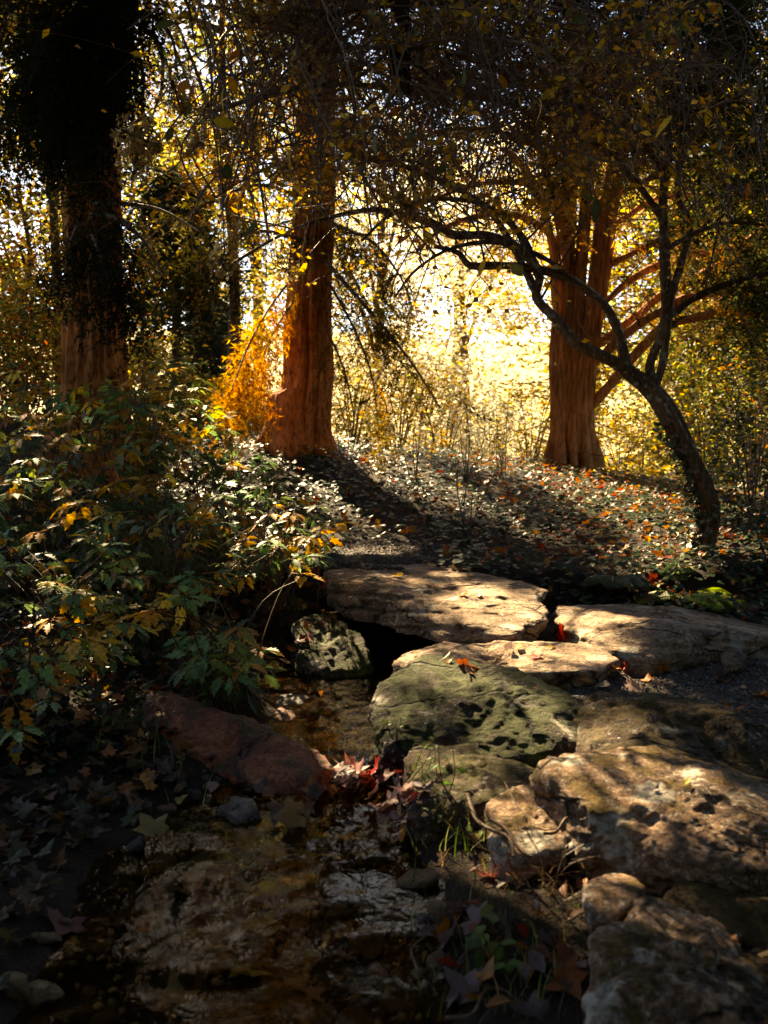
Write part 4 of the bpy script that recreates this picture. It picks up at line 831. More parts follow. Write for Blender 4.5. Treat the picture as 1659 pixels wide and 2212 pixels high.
for u, Y, h, w_, cols, lab in [(760, 16.5, 1.7, .9, YEL+GRN[3:], 'golden shrub hugging the right side of the middle spruce'), (860, 17.5, 2.3, 1.1, GLARE_PALE+YEL, 'pale gold shrub below the hanging spruce drapes'), (960, 18, 2.2, 1.0, GLARE_PALE+YEL[:2], 'low yellow shrub on the ridge left of the bright clearing'),
                    (1060, 19, 2.0, 1.1, GLARE_PALE, 'low pale shrub in front of the bright clearing'), (1150, 17.2, 1.8, .8, YEL+GRN[3:], 'yellow shrub just left of the cypress foot'), (1340, 17, 1.4, .8, YEL+GRN[3:], 'yellow-green shrub just right of the cypress foot'),
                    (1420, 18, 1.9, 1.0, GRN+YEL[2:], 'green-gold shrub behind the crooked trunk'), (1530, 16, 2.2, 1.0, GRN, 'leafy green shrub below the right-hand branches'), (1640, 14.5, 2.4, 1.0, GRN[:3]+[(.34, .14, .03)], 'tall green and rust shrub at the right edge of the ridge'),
                    (560, 17, 1.6, .9, GLARE_PALE+YEL, 'pale shrub in the light left of the middle spruce'), (460, 18, 1.5, .9, YEL, 'gold shrub behind the glowing bough'), (300, 15.5, 1.5, .8, YEL+GRN, 'yellowing shrub right of the big spruce foot'), (60, 14, 1.9, 1.0, YEL+RED[:1]+GRN, 'mottled shrub at the left edge below the maple'),
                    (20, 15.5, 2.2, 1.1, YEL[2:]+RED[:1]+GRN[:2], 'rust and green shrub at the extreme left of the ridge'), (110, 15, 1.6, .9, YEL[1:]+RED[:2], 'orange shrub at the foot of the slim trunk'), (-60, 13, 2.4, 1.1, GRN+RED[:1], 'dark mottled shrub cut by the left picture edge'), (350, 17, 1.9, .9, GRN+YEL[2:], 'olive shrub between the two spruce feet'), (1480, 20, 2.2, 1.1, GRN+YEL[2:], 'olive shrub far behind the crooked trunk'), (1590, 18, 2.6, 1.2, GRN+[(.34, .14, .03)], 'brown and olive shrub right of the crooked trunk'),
                    (900, 21, 3.6, 1.7, GLARE_PALE+YEL[:2], 'tall pale bush behind the spruce drapes'), (1110, 22.5, 2.8, 1.7, GLARE_PALE, 'rounded pale bush in the brightest gap'),
                    (1250, 22, 2.4, 1.5, GLARE_PALE, 'pale bushy shrub seen right behind the cypress'), (1000, 24, 2.2, 1.6, GLARE_PALE, 'broad pale shrub at the heart of the clearing'), (700, 23, 2.6, 1.4, GLARE_PALE+YEL, 'pale shrub right behind the middle spruce')]:
    shrub('sunlit_shrub', lab, u, Y, h, w_, cols, int((3200 if u < 130 else 1500)*w_), .085+.002*(Y-14), 'shrub', 'sunlit shrubs along the ridge')
# dark small-leaved shrub at right, in shade
BOX = [(.035, .05, .018), (.05, .065, .022), (.07, .075, .025)]
shrub('dark_shrub', 'dark small-leaved evergreen shrub at the right edge behind the crooked trunk', 1640, 9.6, 1.35, .75, BOX, 1700, .055, 'shrub', None, None, 0, M_IVY, LF_OVAL)
shrub('dark_shrub', 'low dark leafy shrub covering the foot of the bank at the far right', 1690, 7.9, .8, .6, BOX, 900, .06, 'shrub', None, None, 0, M_IVY, LF_OVAL)
# thin bare saplings on the bank
for i, (u, v, Y, h, lab) in enumerate([(1010, 1000, 12, .95, 'thin twiggy sapling on the bank below the bright clearing'), (895, 1010, 11.6, 1.0, 'thin twiggy sapling in front of the spruce drapes'), (1085, 1010, 12.4, .9, 'thin sapling midway between spruce and cypress'), (740, 1020, 11.5, 1.1, 'thin sapling just right of the spruce foot'),
                      (1010, 1190, 9.4, .85, 'brown twiggy seedling in the middle of the ivy bank'), (1385, 985, 15.5, 1.3, 'thin sapling between cypress and crooked trunk')]):
    q = P(u, v, Y); z = float(H(q[0], Y)); t = thing('sapling', lab, 'sapling', (q[0], Y, z), 'thin saplings on the bank'); mb = MB()
    s = []
    for b in range(5):
        e = np.array([q[0]+rng.normal(0, .16), Y+rng.normal(0, .14), z+h*rng.uniform(.7, 1.1)]); s.append(cr([(q[0]+rng.normal(0, .02), Y, z-.03), (np.array([q[0], Y, z])+e)/2+rng.normal(0, .04, 3), e], 12))
    s = np.array(s); tubes(mb, s, np.linspace(.007, .002, 12)[None].repeat(5, 0), 4)
    b0 = s[:, 4:].reshape(-1, 3); b0 = b0[rng.choice(len(b0), 34)]; e = b0+rng.normal(0, .10, (34, 3))+np.array([0, 0, .06]); tubes(mb, np.stack([b0, (b0+e)/2+.01, e], 1), np.full((34, 3), .002), 3); mb.build('stems', M_TWIG, t)
    mb = MB(); n = 110; pp = e[rng.integers(0, 34, n)]+rng.normal(0, .05, (n, 3)); scatter(mb, *LF_SIMPLE, pp, frames(tilt(n, .8), rng.uniform(0, 6.28, n)), rng.uniform(.02, .05, n), palette(n, YEL+[(.3, .16, .05)])); tag(mb.build('foliage', M_LEAF, t, False), kind='stuff')

# ---- unseen trees added left, right and behind: crowns placed to shade the stream
def unseen_shade_tree(label, x, y, cen_pts, leaf, per, cl, cols, r=.3):
    z = float(H(x, y)); t = thing('unseen_shade_tree', label, 'tree', (x, y, z), 'unseen trees added for shade'); top = cen_pts.mean(0)
    mb = MB(); c = cr([(x, y, z-.2), (x*.98, y, z+(top[2]-z)*.5), (x*.8+top[0]*.2, y*.8+top[1]*.2, top[2]+1)], 30)
    tubes(mb, c[None], np.linspace(r, r*.3, 30)[None], 12); mb.build('trunk', M_FARBARK, t)
    mb = MB(); n = len(cen_pts)*per; pos = np.repeat(cen_pts, per, 0)+rng.normal(0, cl, (n, 3)); pos = pos[beam(pos, leaf*.25, .04)]; n = len(pos)
    scatter(mb, *LF_SIMPLE, pos, frames(tilt(n, .7), rng.uniform(0, 6.28, n)), leaf*rng.uniform(.7, 1.3, n), palette(n, cols)); mb.build('crown', M_NEEDLE, t, False)
CG = [(.07, .07, .02), (.11, .08, .02), (.05, .05, .015)]
n = 1150; g = np.stack([rng.uniform(-5.5, 5, n), rng.uniform(1, 15.5, n), np.full(n, .5)], 1); hh = rng.uniform(9, 15, n); pc = g+S*((hh-.5)/S[2])[:, None]
pc = pc[(pc[:, 2]-1.75)/np.maximum(pc[:, 1], .1) > .36]; pc = pc[beam(pc, .15, .15)]
tr = np.array([(-9.5, 14), (-11.5, 20), (-7.6, 18), (-12.5, 26)]); ow = np.argmin(np.linalg.norm(pc[:, None, :2]-tr[None]-np.array([3, 0]), axis=2), 1)
for i, lab in enumerate(['unseen tree added at left for shade, nearest the stream', 'unseen tree added at left for shade, beyond the maple', 'unseen tree added overhead whose branches shade the bridge slab', 'unseen tree added for shade, farthest out on the left slope']):
    if (ow == i).sum() > 3: unseen_shade_tree(lab, tr[i][0]-(3.2 if i == 2 else 0), tr[i][1], pc[ow == i], .24, 42, .38, CG)
hi = np.stack([rng.uniform(-6, 7, 900), rng.uniform(14, 18.5, 900), rng.uniform(9.5, 15, 900)], 1); _u, _v = uvof(hi); hi = hi[(_v < -140) & beam(hi, .25, .03)][:360]  # unseen clumps added to keep bright sky out of the water's reflection
unseen_shade_tree('unseen tree behind the cypress, its high crown added to dim water reflections', 8.2, 17, hi, .34, 60, .45, CG)
def open_sky(p): 
    u, v = uvof(p); inf = (p[:, 1] > .5) & (u > -260) & (u < 1920) & (v > -300)
    return p[~inf & (np.linalg.norm(p-CAM, axis=1) > 2.2)]
n = 1500
over = open_sky(np.stack([rng.uniform(-9, 9, n), rng.uniform(-11, 4.2, n), rng.uniform(4.6, 10, n)], 1)); over = over[beam(over, .2, .1) & ~((over[:, 0] < -.2) & (over[:, 1] > -1.5))]
unseen_shade_tree('unseen tree added behind the viewpoint, shading the stream', 3.5, -5, over[over[:, 0] > 0], .34, 64, .5, CG); unseen_shade_tree('unseen tree added for shade behind the viewpoint on the left bank', -4.5, -5.5, over[over[:, 0] <= 0], .34, 64, .5, CG)
back = np.stack([rng.uniform(-13, 13, 320), rng.uniform(-15, -8, 320), rng.uniform(.3, 7, 320)], 1); unseen_shade_tree('unseen leafy tree added behind the camera to block skylight', 0, -12, back, .36, 70, .6, CG)
side = np.concatenate([np.stack([rng.uniform(5.8, 9, 260), rng.uniform(-7, 9, 260), rng.uniform(.6, 7, 260)], 1), np.stack([rng.uniform(-9.5, -6.2, 260), rng.uniform(-7, 9, 260), rng.uniform(.6, 7, 260)], 1)]); side = open_sky(side); side = side[beam(side, .15, .1) & ~((side[:, 0] < 0) & (side[:, 1] > 1) & (side[:, 2] > 2.5))]
unseen_shade_tree('unseen leafy tree added for shade on the right of the stream', 7.5, 2, side[side[:, 0] > 0], .32, 60, .5, CG); unseen_shade_tree('unseen leafy tree added for shade on the left of the stream', -8, 2, side[side[:, 0] < 0], .32, 60, .5, CG)
# ------------------------------------------------------------------ ground cover
def inpoly(u, v, poly):
    u, v = np.asarray(u, float), np.asarray(v, float); r = np.zeros(u.shape, bool); p = np.asarray(poly, float); j = len(p)-1
    for i in range(len(p)):
        c = ((p[i, 1] > v) != (p[j, 1] > v)) & (u < (p[j, 0]-p[i, 0])*(v-p[i, 1])/(p[j, 1]-p[i, 1]+1e-9)+p[i, 0]); r ^= c; j = i
    return r
def slope_n(x, y):
    e = .15; return np.stack([H(x-e, y)-H(x+e, y), H(x, y-e)-H(x, y+e), np.full(np.shape(x), 2*e)], -1)
def bank_mask(x, y):
    y0 = np.where(x > 0, 8.35-.62*np.clip(x, 0, 4), 8.5); pth = ((x+.28)/.8)**2+((y-8.55)/.75)**2
    return (y > y0+.15*n2(x, y, 1.5, 8)) & (pth > 1)
n = 30000; x, y = rng.uniform(-4.2, 6.3, n), 6.3+9.7*rng.random(n)**1.1
ok = bank_mask(x, y); x, y = x[ok], y[ok]; dens = n2(x, y, .8, 12); ok = rng.random(len(x)) < np.clip(.75+.5*dens, .25, 1); x, y = x[ok], y[ok]; n = len(x)
z = H(x, y)+rng.random(n)**2*.13+.01
mb = MB(); nr = slope_n(x, y)/.3+tilt(n, .42)*1.0; nr[:, 1] -= .25
scatter(mb, *LF_IVY, np.stack([x, y, z], 1), frames(nr, rng.uniform(0, 6.28, n)), rng.uniform(.034, .072, n), palette(n, [(.034, .068, .028), (.05, .09, .04), (.07, .11, .05), (.14, .085, .03)], [4, 4, 2, 1]))
tag(mb.build('ivy_cover', M_IVY, None, False), 'dark green ivy carpet covering the bank behind the stone slabs', 'ivy', None, 'stuff')
# ivy on the left bank, beneath the shrub
n = 5200; x, y = rng.uniform(-4, -.55, n), rng.uniform(4.2, 9, n); ok = (H(x, y) > .12) & (rng.random(n) < .8); x, y = x[ok], y[ok]; n = len(x); z = H(x, y)+rng.random(n)**2*.15+.01
mb = MB(); scatter(mb, *LF_IVY, np.stack([x, y, z], 1), frames(tilt(n, .5), rng.uniform(0, 6.28, n)), rng.uniform(.03, .06, n), palette(n, [(.022, .042, .024), (.035, .055, .03), (.05, .06, .025)]))
tag(mb.build('ivy_cover', M_IVY, None, False), 'dark ivy on the left bank beneath the leafy shrubs', 'ivy', None, 'stuff')
# leaf litter between the ivy
LIT_C = [(.32, .11, .028), (.38, .16, .035), (.22, .09, .035), (.44, .23, .05), (.30, .045, .015), (.16, .09, .05)]
n = 8500; x, y = rng.uniform(-4.2, 6, n), rng.uniform(4.0, 15.5, n); ok = (bank_mask(x, y) & (rng.random(n) < np.clip(.16+.6*(x-.5), .16, 1))) | ((x < -.9) & (y < 9)); x, y = x[ok], y[ok]; n = len(x); z = H(x, y)+.02+rng.random(n)*.10
mb = MB(); scatter(mb, *LF_MAPLE, np.stack([x, y, z], 1), frames(tilt(n, .55), rng.uniform(0, 6.28, n)), rng.uniform(.03, .07, n), palette(n, LIT_C))
tag(mb.build('leaf_litter', M_DRYA, None, False), 'brown and red leaf litter scattered through the ivy bank', 'leaf litter', None, 'stuff')
# gravel on the two stretches of path
OCT = (np.array([(1, 0, 0), (-1, 0, 0), (0, 1, 0), (0, -1, 0), (0, 0, 1), (0, 0, -1.)]), np.array([(0, 2, 4), (2, 1, 4), (1, 3, 4), (3, 0, 4), (2, 0, 5), (1, 2, 5), (3, 1, 5), (0, 3, 5)]))
def gravel(label, n, fx, fy, test, smin, smax):
    x, y = rng.uniform(*fx, n), rng.uniform(*fy, n); ok = test(x, y); x, y = x[ok], y[ok]; m_ = len(x); s = rng.uniform(smin, smax, m_)
    sc = s[:, None]*rng.uniform(.6, 1.2, (m_, 3))*np.array([1, 1, .7]); mb = MB()
    scatter(mb, *OCT, np.stack([x, y, H(x, y)+s*.35], 1), frames(tilt(m_, .6), rng.uniform(0, 6.28, m_)), sc, palette(m_, [(.09, .08, .075), (.13, .115, .10), (.20, .17, .14), (.06, .052, .05), (.12, .085, .06)], None, .25))
    tag(mb.build('gravel', M_GRAV, None, False), label, 'gravel', None, 'stuff')
M_GRAV, _nt, _o, _N, _L = mat('gravel'); _p = _N('ShaderNodeBsdfPrincipled', i_Roughness=.7); _L(_N('ShaderNodeAttribute', attribute_name='Col').outputs['Color'], _p.inputs['Base Color']); _L(_p.outputs[0], _o.inputs[0])
gravel('grey gravel of the path at the right, between the slabs and the mossy boulders', 14000, (.35, 3.0), (4.5, 6.7), lambda x, y: H(x, y) > .10, .006, .013)
gravel('grey gravel of the path beyond the bridge slab', 9000, (-1.2, .5), (7.7, 9.4), lambda x, y: ((x+.28)/.8)**2+((y-8.55)/.8)**2 < 1.15, .006, .013)

# ------------------------------------------------------------------ leafy shrubs on the left
def compound(seed, pairs=2):
    r_ = random.Random(seed); mb = MB(); L = .34
    def leaflet(o, az, s, dz):
        v, f = LF_SERR; v = v*np.array([1.12, .98, 1])*s; c_, s_ = math.cos(az), math.sin(az); tl = R(dz)
        v = np.stack([v[:, 0]*math.cos(tl)+v[:, 2]*math.sin(tl), v[:, 1], -v[:, 0]*math.sin(tl)+v[:, 2]*math.cos(tl)], 1)
        v = np.stack([v[:, 0]*c_-v[:, 1]*s_, v[:, 0]*s_+v[:, 1]*c_, v[:, 2]], 1)+np.array(o); mb.add(v, f)
    def stem(a, b, w_=.010):
        a, b = np.array(a), np.array(b); tubes(mb, np.stack([a, (a+b)/2+np.array([0, 0, .01]), b])[None], np.array([[w_, w_*.8, w_*.6]]), 3)
    stem((0, 0, 0), (L, 0, .02)); x = L
    for k in range(pairs):
        for s in (-1, 1):
            az = s*R(r_.uniform(48, 68)); e = (x+.10*math.cos(az), .10*math.sin(az), .02); stem((x, 0, .02), e, .006)
            leaflet(e, az, r_.uniform(.36, .46)*(1-.12*k), r_.uniform(8, 30))
            if k == 0 and r_.random() < .75: leaflet((e[0], e[1], e[2]), az+s*R(38), r_.uniform(.22, .3), r_.uniform(10, 30))
        stem((x, 0, .02), (x+.2, 0, .02), .007); x += .2
    leaflet((x, 0, .02), R(r_.uniform(-12, 12)), r_.uniform(.42, .52), r_.uniform(6, 28)); return mb
COMP = [compound(i, 2 if i % 3 else 1) for i in range(5)]
COMP_ME = [c.mesh('leaf', M_LEAF_OBJ) for c in COMP]
def comp_arr(c):
    V = np.concatenate(c.v); f3 = np.concatenate(c.f[3]); u_, inv = np.unique(f3, return_inverse=True); return V[u_], inv.reshape(f3.shape)
COMP_AR = [comp_arr(c) for c in COMP]
MAIN = [(-40, 900), (120, 885), (250, 830), (370, 770), (440, 850), (500, 930), (640, 1030), (735, 1120), (705, 1165), (640, 1165), (560, 1200), (470, 1275), (430, 1310), (330, 1335), (260, 1400), (160, 1480), (120, 1600), (-40, 1640)]
SPRIG = [(385, 1375), (520, 1350), (575, 1405), (540, 1450), (480, 1480), (400, 1470)]
SP2 = [(640, 1190), (690, 1200), (670, 1250), (630, 1240)]
def Yof(v): return np.interp(v, [770, 950, 1120, 1300, 1500, 1640], [9.3, 7.7, 6.6, 5.4, 4.6, 4.2])
def sample(poly, n):
    p = np.array(poly); out = np.zeros((0, 2))
    while len(out) < n:
        q = np.stack([rng.uniform(p[:, 0].min(), p[:, 0].max(), n*2), rng.uniform(p[:, 1].min(), p[:, 1].max(), n*2)], 1); out = np.concatenate([out, q[inpoly(q[:, 0], q[:, 1], poly)]])
    return out[:n]
PL = [(300, 1010, 8.6, 'tall leafy shrub whose green top rises before the big spruce'), (470, 1120, 7.7, 'leafy shrub catching sunlight below the glowing orange bough'), (610, 1180, 7.3, 'leafy shrub reaching right towards the gravel beyond the slab'), (110, 1080, 7.6, 'leafy yellow and green shrub at the left edge, in the upper row'),
      (360, 1260, 6.4, 'leafy shrub in the middle of the left bank, green leaves over ochre ones'), (170, 1330, 5.9, 'leafy shrub with large ochre leaves near the left edge'), (60, 1560, 4.9, 'dark green leafy shrub low in the left corner of the bank'), (470, 1490, 5.4, 'small sprig of yellow and green leaves above the red rock')]
roots = []
for u, v, Yd, lab in PL:
    q = P(u, v, Yd); q[2] = H(q[0], q[1])-.02; roots.append(q)
roots = np.array(roots)
pl_ob = [thing('leafy_shrub', lab, 'shrub', r, 'leafy shrubs on the left bank') for r, (_, _, _, lab) in zip(roots, PL)]
TOP = [(180, 870), (300, 800), (375, 745), (450, 830), (520, 930), (300, 960)]; TOP2 = [(-40, 770), (120, 790), (260, 830), (260, 930), (-40, 930)]
front = np.concatenate([sample(MAIN, 200), sample(TOP, 38), sample(TOP2, 24), sample(SPRIG, 26), sample(SP2, 6)]); nf = len(front)
fp = np.array([P(u, v, Yof(v)+rng.normal(0, .15)+(.35 if SPRIG[0][1] < v < 1480 and u > 380 else 0)) for u, v in front])
own = np.argmin(np.linalg.norm((fp-roots)*np.array([1, 1, .4]), axis=2) if False else np.linalg.norm((fp[:, None]-roots[None])*np.array([1, 1, .4]), axis=2), 1)
own[262:288] = 7
d = fp-roots[own]; d[:, 2] *= .15; d /= np.linalg.norm(d, axis=1, keepdims=True)+1e-6; d = d*.6+rng.normal(0, .55, (nf, 3))*np.array([1, 1, .3])+np.array([.25, -.35, -.12])
rot = frames_dir(d, rng.normal(0, .28, (nf, 3))+np.array([0, -.30, 1])); gr = rng.random(nf); shade = front[:, 0] < 150
GC = palette(nf, [(.15, .27, .09), (.20, .33, .12), (.25, .37, .16), (.31, .35, .08)]); OC = palette(nf, [(.72, .40, .045), (.64, .32, .035), (.78, .48, .08), (.48, .23, .035)])
fs = rng.uniform(.17, .29, nf)*np.interp(front[:, 1], [770, 1500], [1.05, .95])
for i in range(nf):
    green = gr[i] < .55+.25*noise(np.array([[front[i, 0]/90, front[i, 1]/90, 1.]]), 3)[0]
    off = rot[i] @ np.array([-.55*fs[i], 0, 0]); link_mesh('leaf', COMP_ME[i % 5], fp[i]+off, rot[i], fs[i], pl_ob[own[i]], GC[i] if green else OC[i])
# inner foliage
q = np.concatenate([sample(MAIN, 700), sample(TOP, 110), sample(TOP2, 80)]); q2 = sample(SPRIG, 40); q = np.concatenate([q, q2]); nb = len(q)
bp = np.array([P(u, v+rng.uniform(0, 60), Yof(v)+.25+1.3*rng.random()**1.3) for u, v in q]); ok = bp[:, 2] > H(bp[:, 0], bp[:, 1])+.08; bp = bp[ok]; nb = len(bp)
bo = np.argmin(np.linalg.norm((bp[:, None]-roots[None])*np.array([1, 1, .4]), axis=2), 1)
for k, o in enumerate(pl_ob):
    m_ = bo == k; mb = MB(); idx_ = np.where(m_)[0]
    for j in range(5):
        s = idx_[j::5]; nn = len(s)
        if nn == 0: continue
        dd = rng.normal(0, .7, (nn, 3))*np.array([1, 1, .4])+np.array([.1, -.2, -.1])
        scatter(mb, *COMP_AR[j], bp[s], frames_dir(dd, rng.normal(0, .35, (nn, 3))+np.array([0, -.2, 1])), rng.uniform(.18, .30, nn), palette(nn, [(.07, .11, .035), (.09, .13, .045), (.50, .26, .03), (.42, .20, .025)], [4, 4, 2, 1]))
    if mb.n: tag(mb.build('foliage', M_LEAF, o, False), kind='stuff')
    e = np.concatenate([fp[own == k], bp[m_][:30]]); st_ = []
    for t in e[::2]:
        b = roots[k]+np.array([rng.normal(0, .12), rng.normal(0, .12), 0]); st_.append(cr([b, b*.5+t*.5+np.array([0, 0, .16])+rng.normal(0, .05, 3), t], 10))
    if st_: mb = MB(); tubes(mb, np.array(st_), np.linspace(.006, .0025, 10)[None].repeat(len(st_), 0), 4); tag(mb.build('stems', M_STEM, o), kind='stuff')

# ------------------------------------------------------------------ fallen leaves, one by one
CW = ['rusty', 'orange-brown', 'dull brown', 'golden', 'deep red', 'grey-brown']
def bank_place(u, v):
    a = 'below the spruce' if u < 850 else 'in mid-slope' if u < 1080 else 'below the cypress' if u < 1330 else 'near the crooked trunk' if u < 1530 else 'at the right edge'
    return ('high' if v < 1080 else 'halfway down' if v < 1190 else 'low')+' on the ivy bank '+a
def curled(lf, bx, by, tw_):
    v, f = lf; v = v.copy(); v[:, 2] += bx*v[:, 0]**2+by*v[:, 1]**2+tw_*v[:, 0]*v[:, 1]; m_ = MB().add(v, f)
    tubes(m_, np.array([[(0, 0, 0), (-.2, .02, .03), (-.42, .0, .10)]]), np.array([[.018, .015, .012]]), 3, (.6, .5, .4)); return m_.mesh('fallen_leaf', M_DRY)
FL = {'maple': [curled(LF_MAPLE, .25, .3, .2), curled(LF_MAPLE, -.2, .45, -.3), curled(LF_MAPLE, .25, .15, .1)], 'oval': [curled(LF_OVAL, .25, .9, .2), curled(LF_OVAL, -.15, .7, -.3)], 'oak': [curled(LF_OAK, .15, .5, .1)]}
YL, OG, BR, RD, PK, GY = (.72, .45, .06), (.60, .24, .04), (.26, .13, .06), (.50, .035, .012), (.42, .24, .19), (.17, .12, .11)
def fallen(u, v, kind, size, col, label, group=None, lift=.012, name='fallen_leaf', nr=.35, water=False, up=None):
    h = hit(u, v)
    if h is None: return
    p, nn = h; p = p.copy()
    if water: p[2] = max(p[2], .04)
    nv = (nn if nn[2] > .2 else np.array([0, -.3, 1]))+rng.normal(0, nr, 3); nv[2] = max(nv[2], .3)
    c_ = np.clip(np.array(col)*rng.uniform(.8, 1.2), 0, .9); me = FL[kind][rng.integers(len(FL[kind]))]
    o = link_mesh(name, me, p+nn*lift, frames(nv[None], np.array([rng.uniform(0, 6.28)]))[0], size, None, c_); return tag(o, label, 'leaf', group)
for q in [(857, 1247, 'maple', .07, YL, 'bright yellow leaf lying on the bridge slab'), (940, 1270, 'oval', .08, OG, 'orange leaf in the cleft of the bridge slab'), (915, 1266, 'oval', .08, BR, 'curled brown leaf left of the orange one on the bridge slab'), (972, 1268, 'maple', .07, (.6, .45, .3), 'pale leaf right of the orange one on the bridge slab'), (1000, 1288, 'maple', .05, OG, 'small rusty leaf below the pale one on the bridge slab'), (1035, 1292, 'oval', .07, BR, 'brown leaf farthest right in the slab cleft'), (1056, 1268, 'oval', .05, (.6, .45, .3), 'small cream leaf on the right part of the bridge slab'), (765, 1232, 'oval', .05, BR, 'little brown leaf at the back left of the bridge slab'),
          (1105, 1405, 'oval', .11, GY, 'large grey-brown leaf on the stepping slab'), (1095, 1430, 'oval', .10, BR, 'reddish brown leaf below the grey one on the stepping slab'), (1130, 1400, 'oval', .07, (.5, .4, .25), 'pale narrow leaf above the grey one on the stepping slab'), (1160, 1425, 'maple', .06, RD, 'red-tipped crumpled leaf on the stepping slab'), (1180, 1402, 'oval', .08, (.45, .3, .06), 'olive-gold leaf at the right of the stepping slab'),
          (1000, 1438, 'maple', .10, (.33, .10, .05), 'big rust-red leaf in the hollow atop the green boulder'), (975, 1428, 'oval', .08, OG, 'orange curled leaf left of the rust-red one'), (1015, 1455, 'maple', .08, BR, 'brown leaf beneath the rust-red one'), (955, 1428, 'oval', .07, (.55, .42, .28), 'cream leaf at the left of the leaf heap on the green boulder'), (1220, 1376, 'maple', .09, RD, 'glowing red leaf wedged between the two slabs'), (1205, 1370, 'oval', .07, OG, 'orange leaf beside the glowing red one'),
          (1325, 1440, 'maple', .08, OG, 'orange-brown leaf on gravel at the left foot of the flat slab'), (1350, 1442, 'maple', .06, RD, 'red leaf beside the orange one below the flat slab'), (1428, 1442, 'maple', .08, OG, 'upright brown leaf with long stalk before the flat slab'), (1415, 1330, 'oval', .08, (.22, .1, .06), 'brown leaf lying on the flat slab'), (1215, 1488, 'maple', .08, YL, 'yellow-orange leaf at the gravel edge above the brown boulder'), (1280, 1478, 'oval', .13, (.6, .45, .32), 'long cream leaf on the gravel'), (1345, 1478, 'oak', .13, PK, 'pinkish oak leaf on the gravel'), (1400, 1475, 'maple', .06, OG, 'small orange leaf right of the pinkish one'), (1600, 1490, 'oval', .08, OG, 'orange leaf on gravel near the right edge'), (1650, 1508, 'maple', .09, OG, 'orange leaf on gravel at the right frame edge'), (1560, 1478, 'maple', .08, BR, 'dark brown leaf on gravel at right'), (1250, 1462, 'oval', .08, OG, 'orange leaf on gravel below the stepping slab'),
          (680, 1385, 'oak', .13, PK, 'pink oak leaf on the dark mossy boulder left of the gap'), (676, 1350, 'oak', .10, (.30, .15, .10), 'brown oak leaf above the pink one on the dark boulder'), (655, 1318, 'oval', .07, YL, 'tan round leaf at the top of the dark mossy boulder'), (628, 1440, 'oval', .10, PK, 'pinkish leaf at the dark left waterside'), (735, 1330, 'maple', .07, RD, 'dull red leaf under the left end of the bridge slab'), (1170, 1492, 'oval', .05, (.6, .4, .2), 'cream leaf on top of the green mossy boulder'), (1480, 1700, 'oval', .04, (.5, .5, .08), 'small yellow-green leaf in the crack of the big boulder'), (690, 1508, 'maple', .07, OG, 'orange leaf on the low flat stone by the water')]:
    fallen(*q)
# wet heaps of leaves caught in the riffle
k = 0
for u, v, s, n_, cols, gname, lab in [(752, 1765, 34, 20, [GY, (.22, .10, .09), (.30, .14, .11), PK, (.16, .13, .14)], 'leaves of the wet heap in mid-stream', 'wet grey-red leaf in the heap caught in mid-stream'),
                                (872, 1725, 30, 13, [GY, (.24, .06, .05), (.20, .13, .12)], 'leaves of the heap against the small mossy boulder', 'wet leaf in the heap against the small mossy boulder'),
                                (850, 1815, 32, 10, [PK, (.28, .15, .09), GY, OG], 'leaves of the heap at the pool edge', 'brown-pink leaf in the heap at the edge of the pool'),
                                (640, 1750, 40, 9, [(.3, .12, .05), GY, (.4, .2, .06)], 'leaves caught below the red rock', 'leaf caught in the riffle below the red rock')]:
    for i in range(n_): fallen(u+rng.normal(0, s), v+rng.normal(0, s*.42), ('maple', 'oval', 'maple')[i % 3], rng.uniform(.05, .085), cols[rng.integers(len(cols))], lab, gname, rng.uniform(.01, .05), 'wet_leaf', .28, True)
fallen(832, 1708, 'maple', .08, (.55, .015, .008), 'vivid red leaf on top of the heap by the small mossy boulder', None, .07, 'wet_leaf', .6, True)
for u, v, c_, lab in [(455, 1768, PK, 'pinkish leaf on the water at the left of the pool'), (640, 1795, (.45, .30, .14), 'tan leaf floating in the middle of the pool'), (610, 1850, BR, 'dark leaf under the tan one in the pool'), (420, 1925, PK, 'rosy leaf adrift in the left pool'), (300, 2010, (.30, .08, .04), 'dull red leaf sunk in the lower left pool'), (560, 2010, (.4, .28, .1), 'ochre leaf sunk near the bottom of the pool'), (660, 2150, PK, 'pink leaf at the bottom edge near the pool'), (745, 2172, (.6, .36, .04), 'yellow-orange leaf at the bottom edge of the picture'), (520, 2120, (.45, .36, .12), 'big olive leaf at the bottom of the pool'), (390, 2170, (.4, .33, .2), 'pale leaf in the bottom left water'), (800, 2040, (.34, .07, .05), 'red-brown leaf at the right edge of the lower pool'), (140, 2010, (.2, .08, .06), 'dim red leaf in the dark left pool'), (330, 1835, (.35, .25, .08), 'ochre leaf on the bed left of the pool centre')]:
    fallen(u, v, ('maple', 'oval')[u % 2], .11, c_, lab, None, .012, 'wet_leaf', .25, v < 1900)
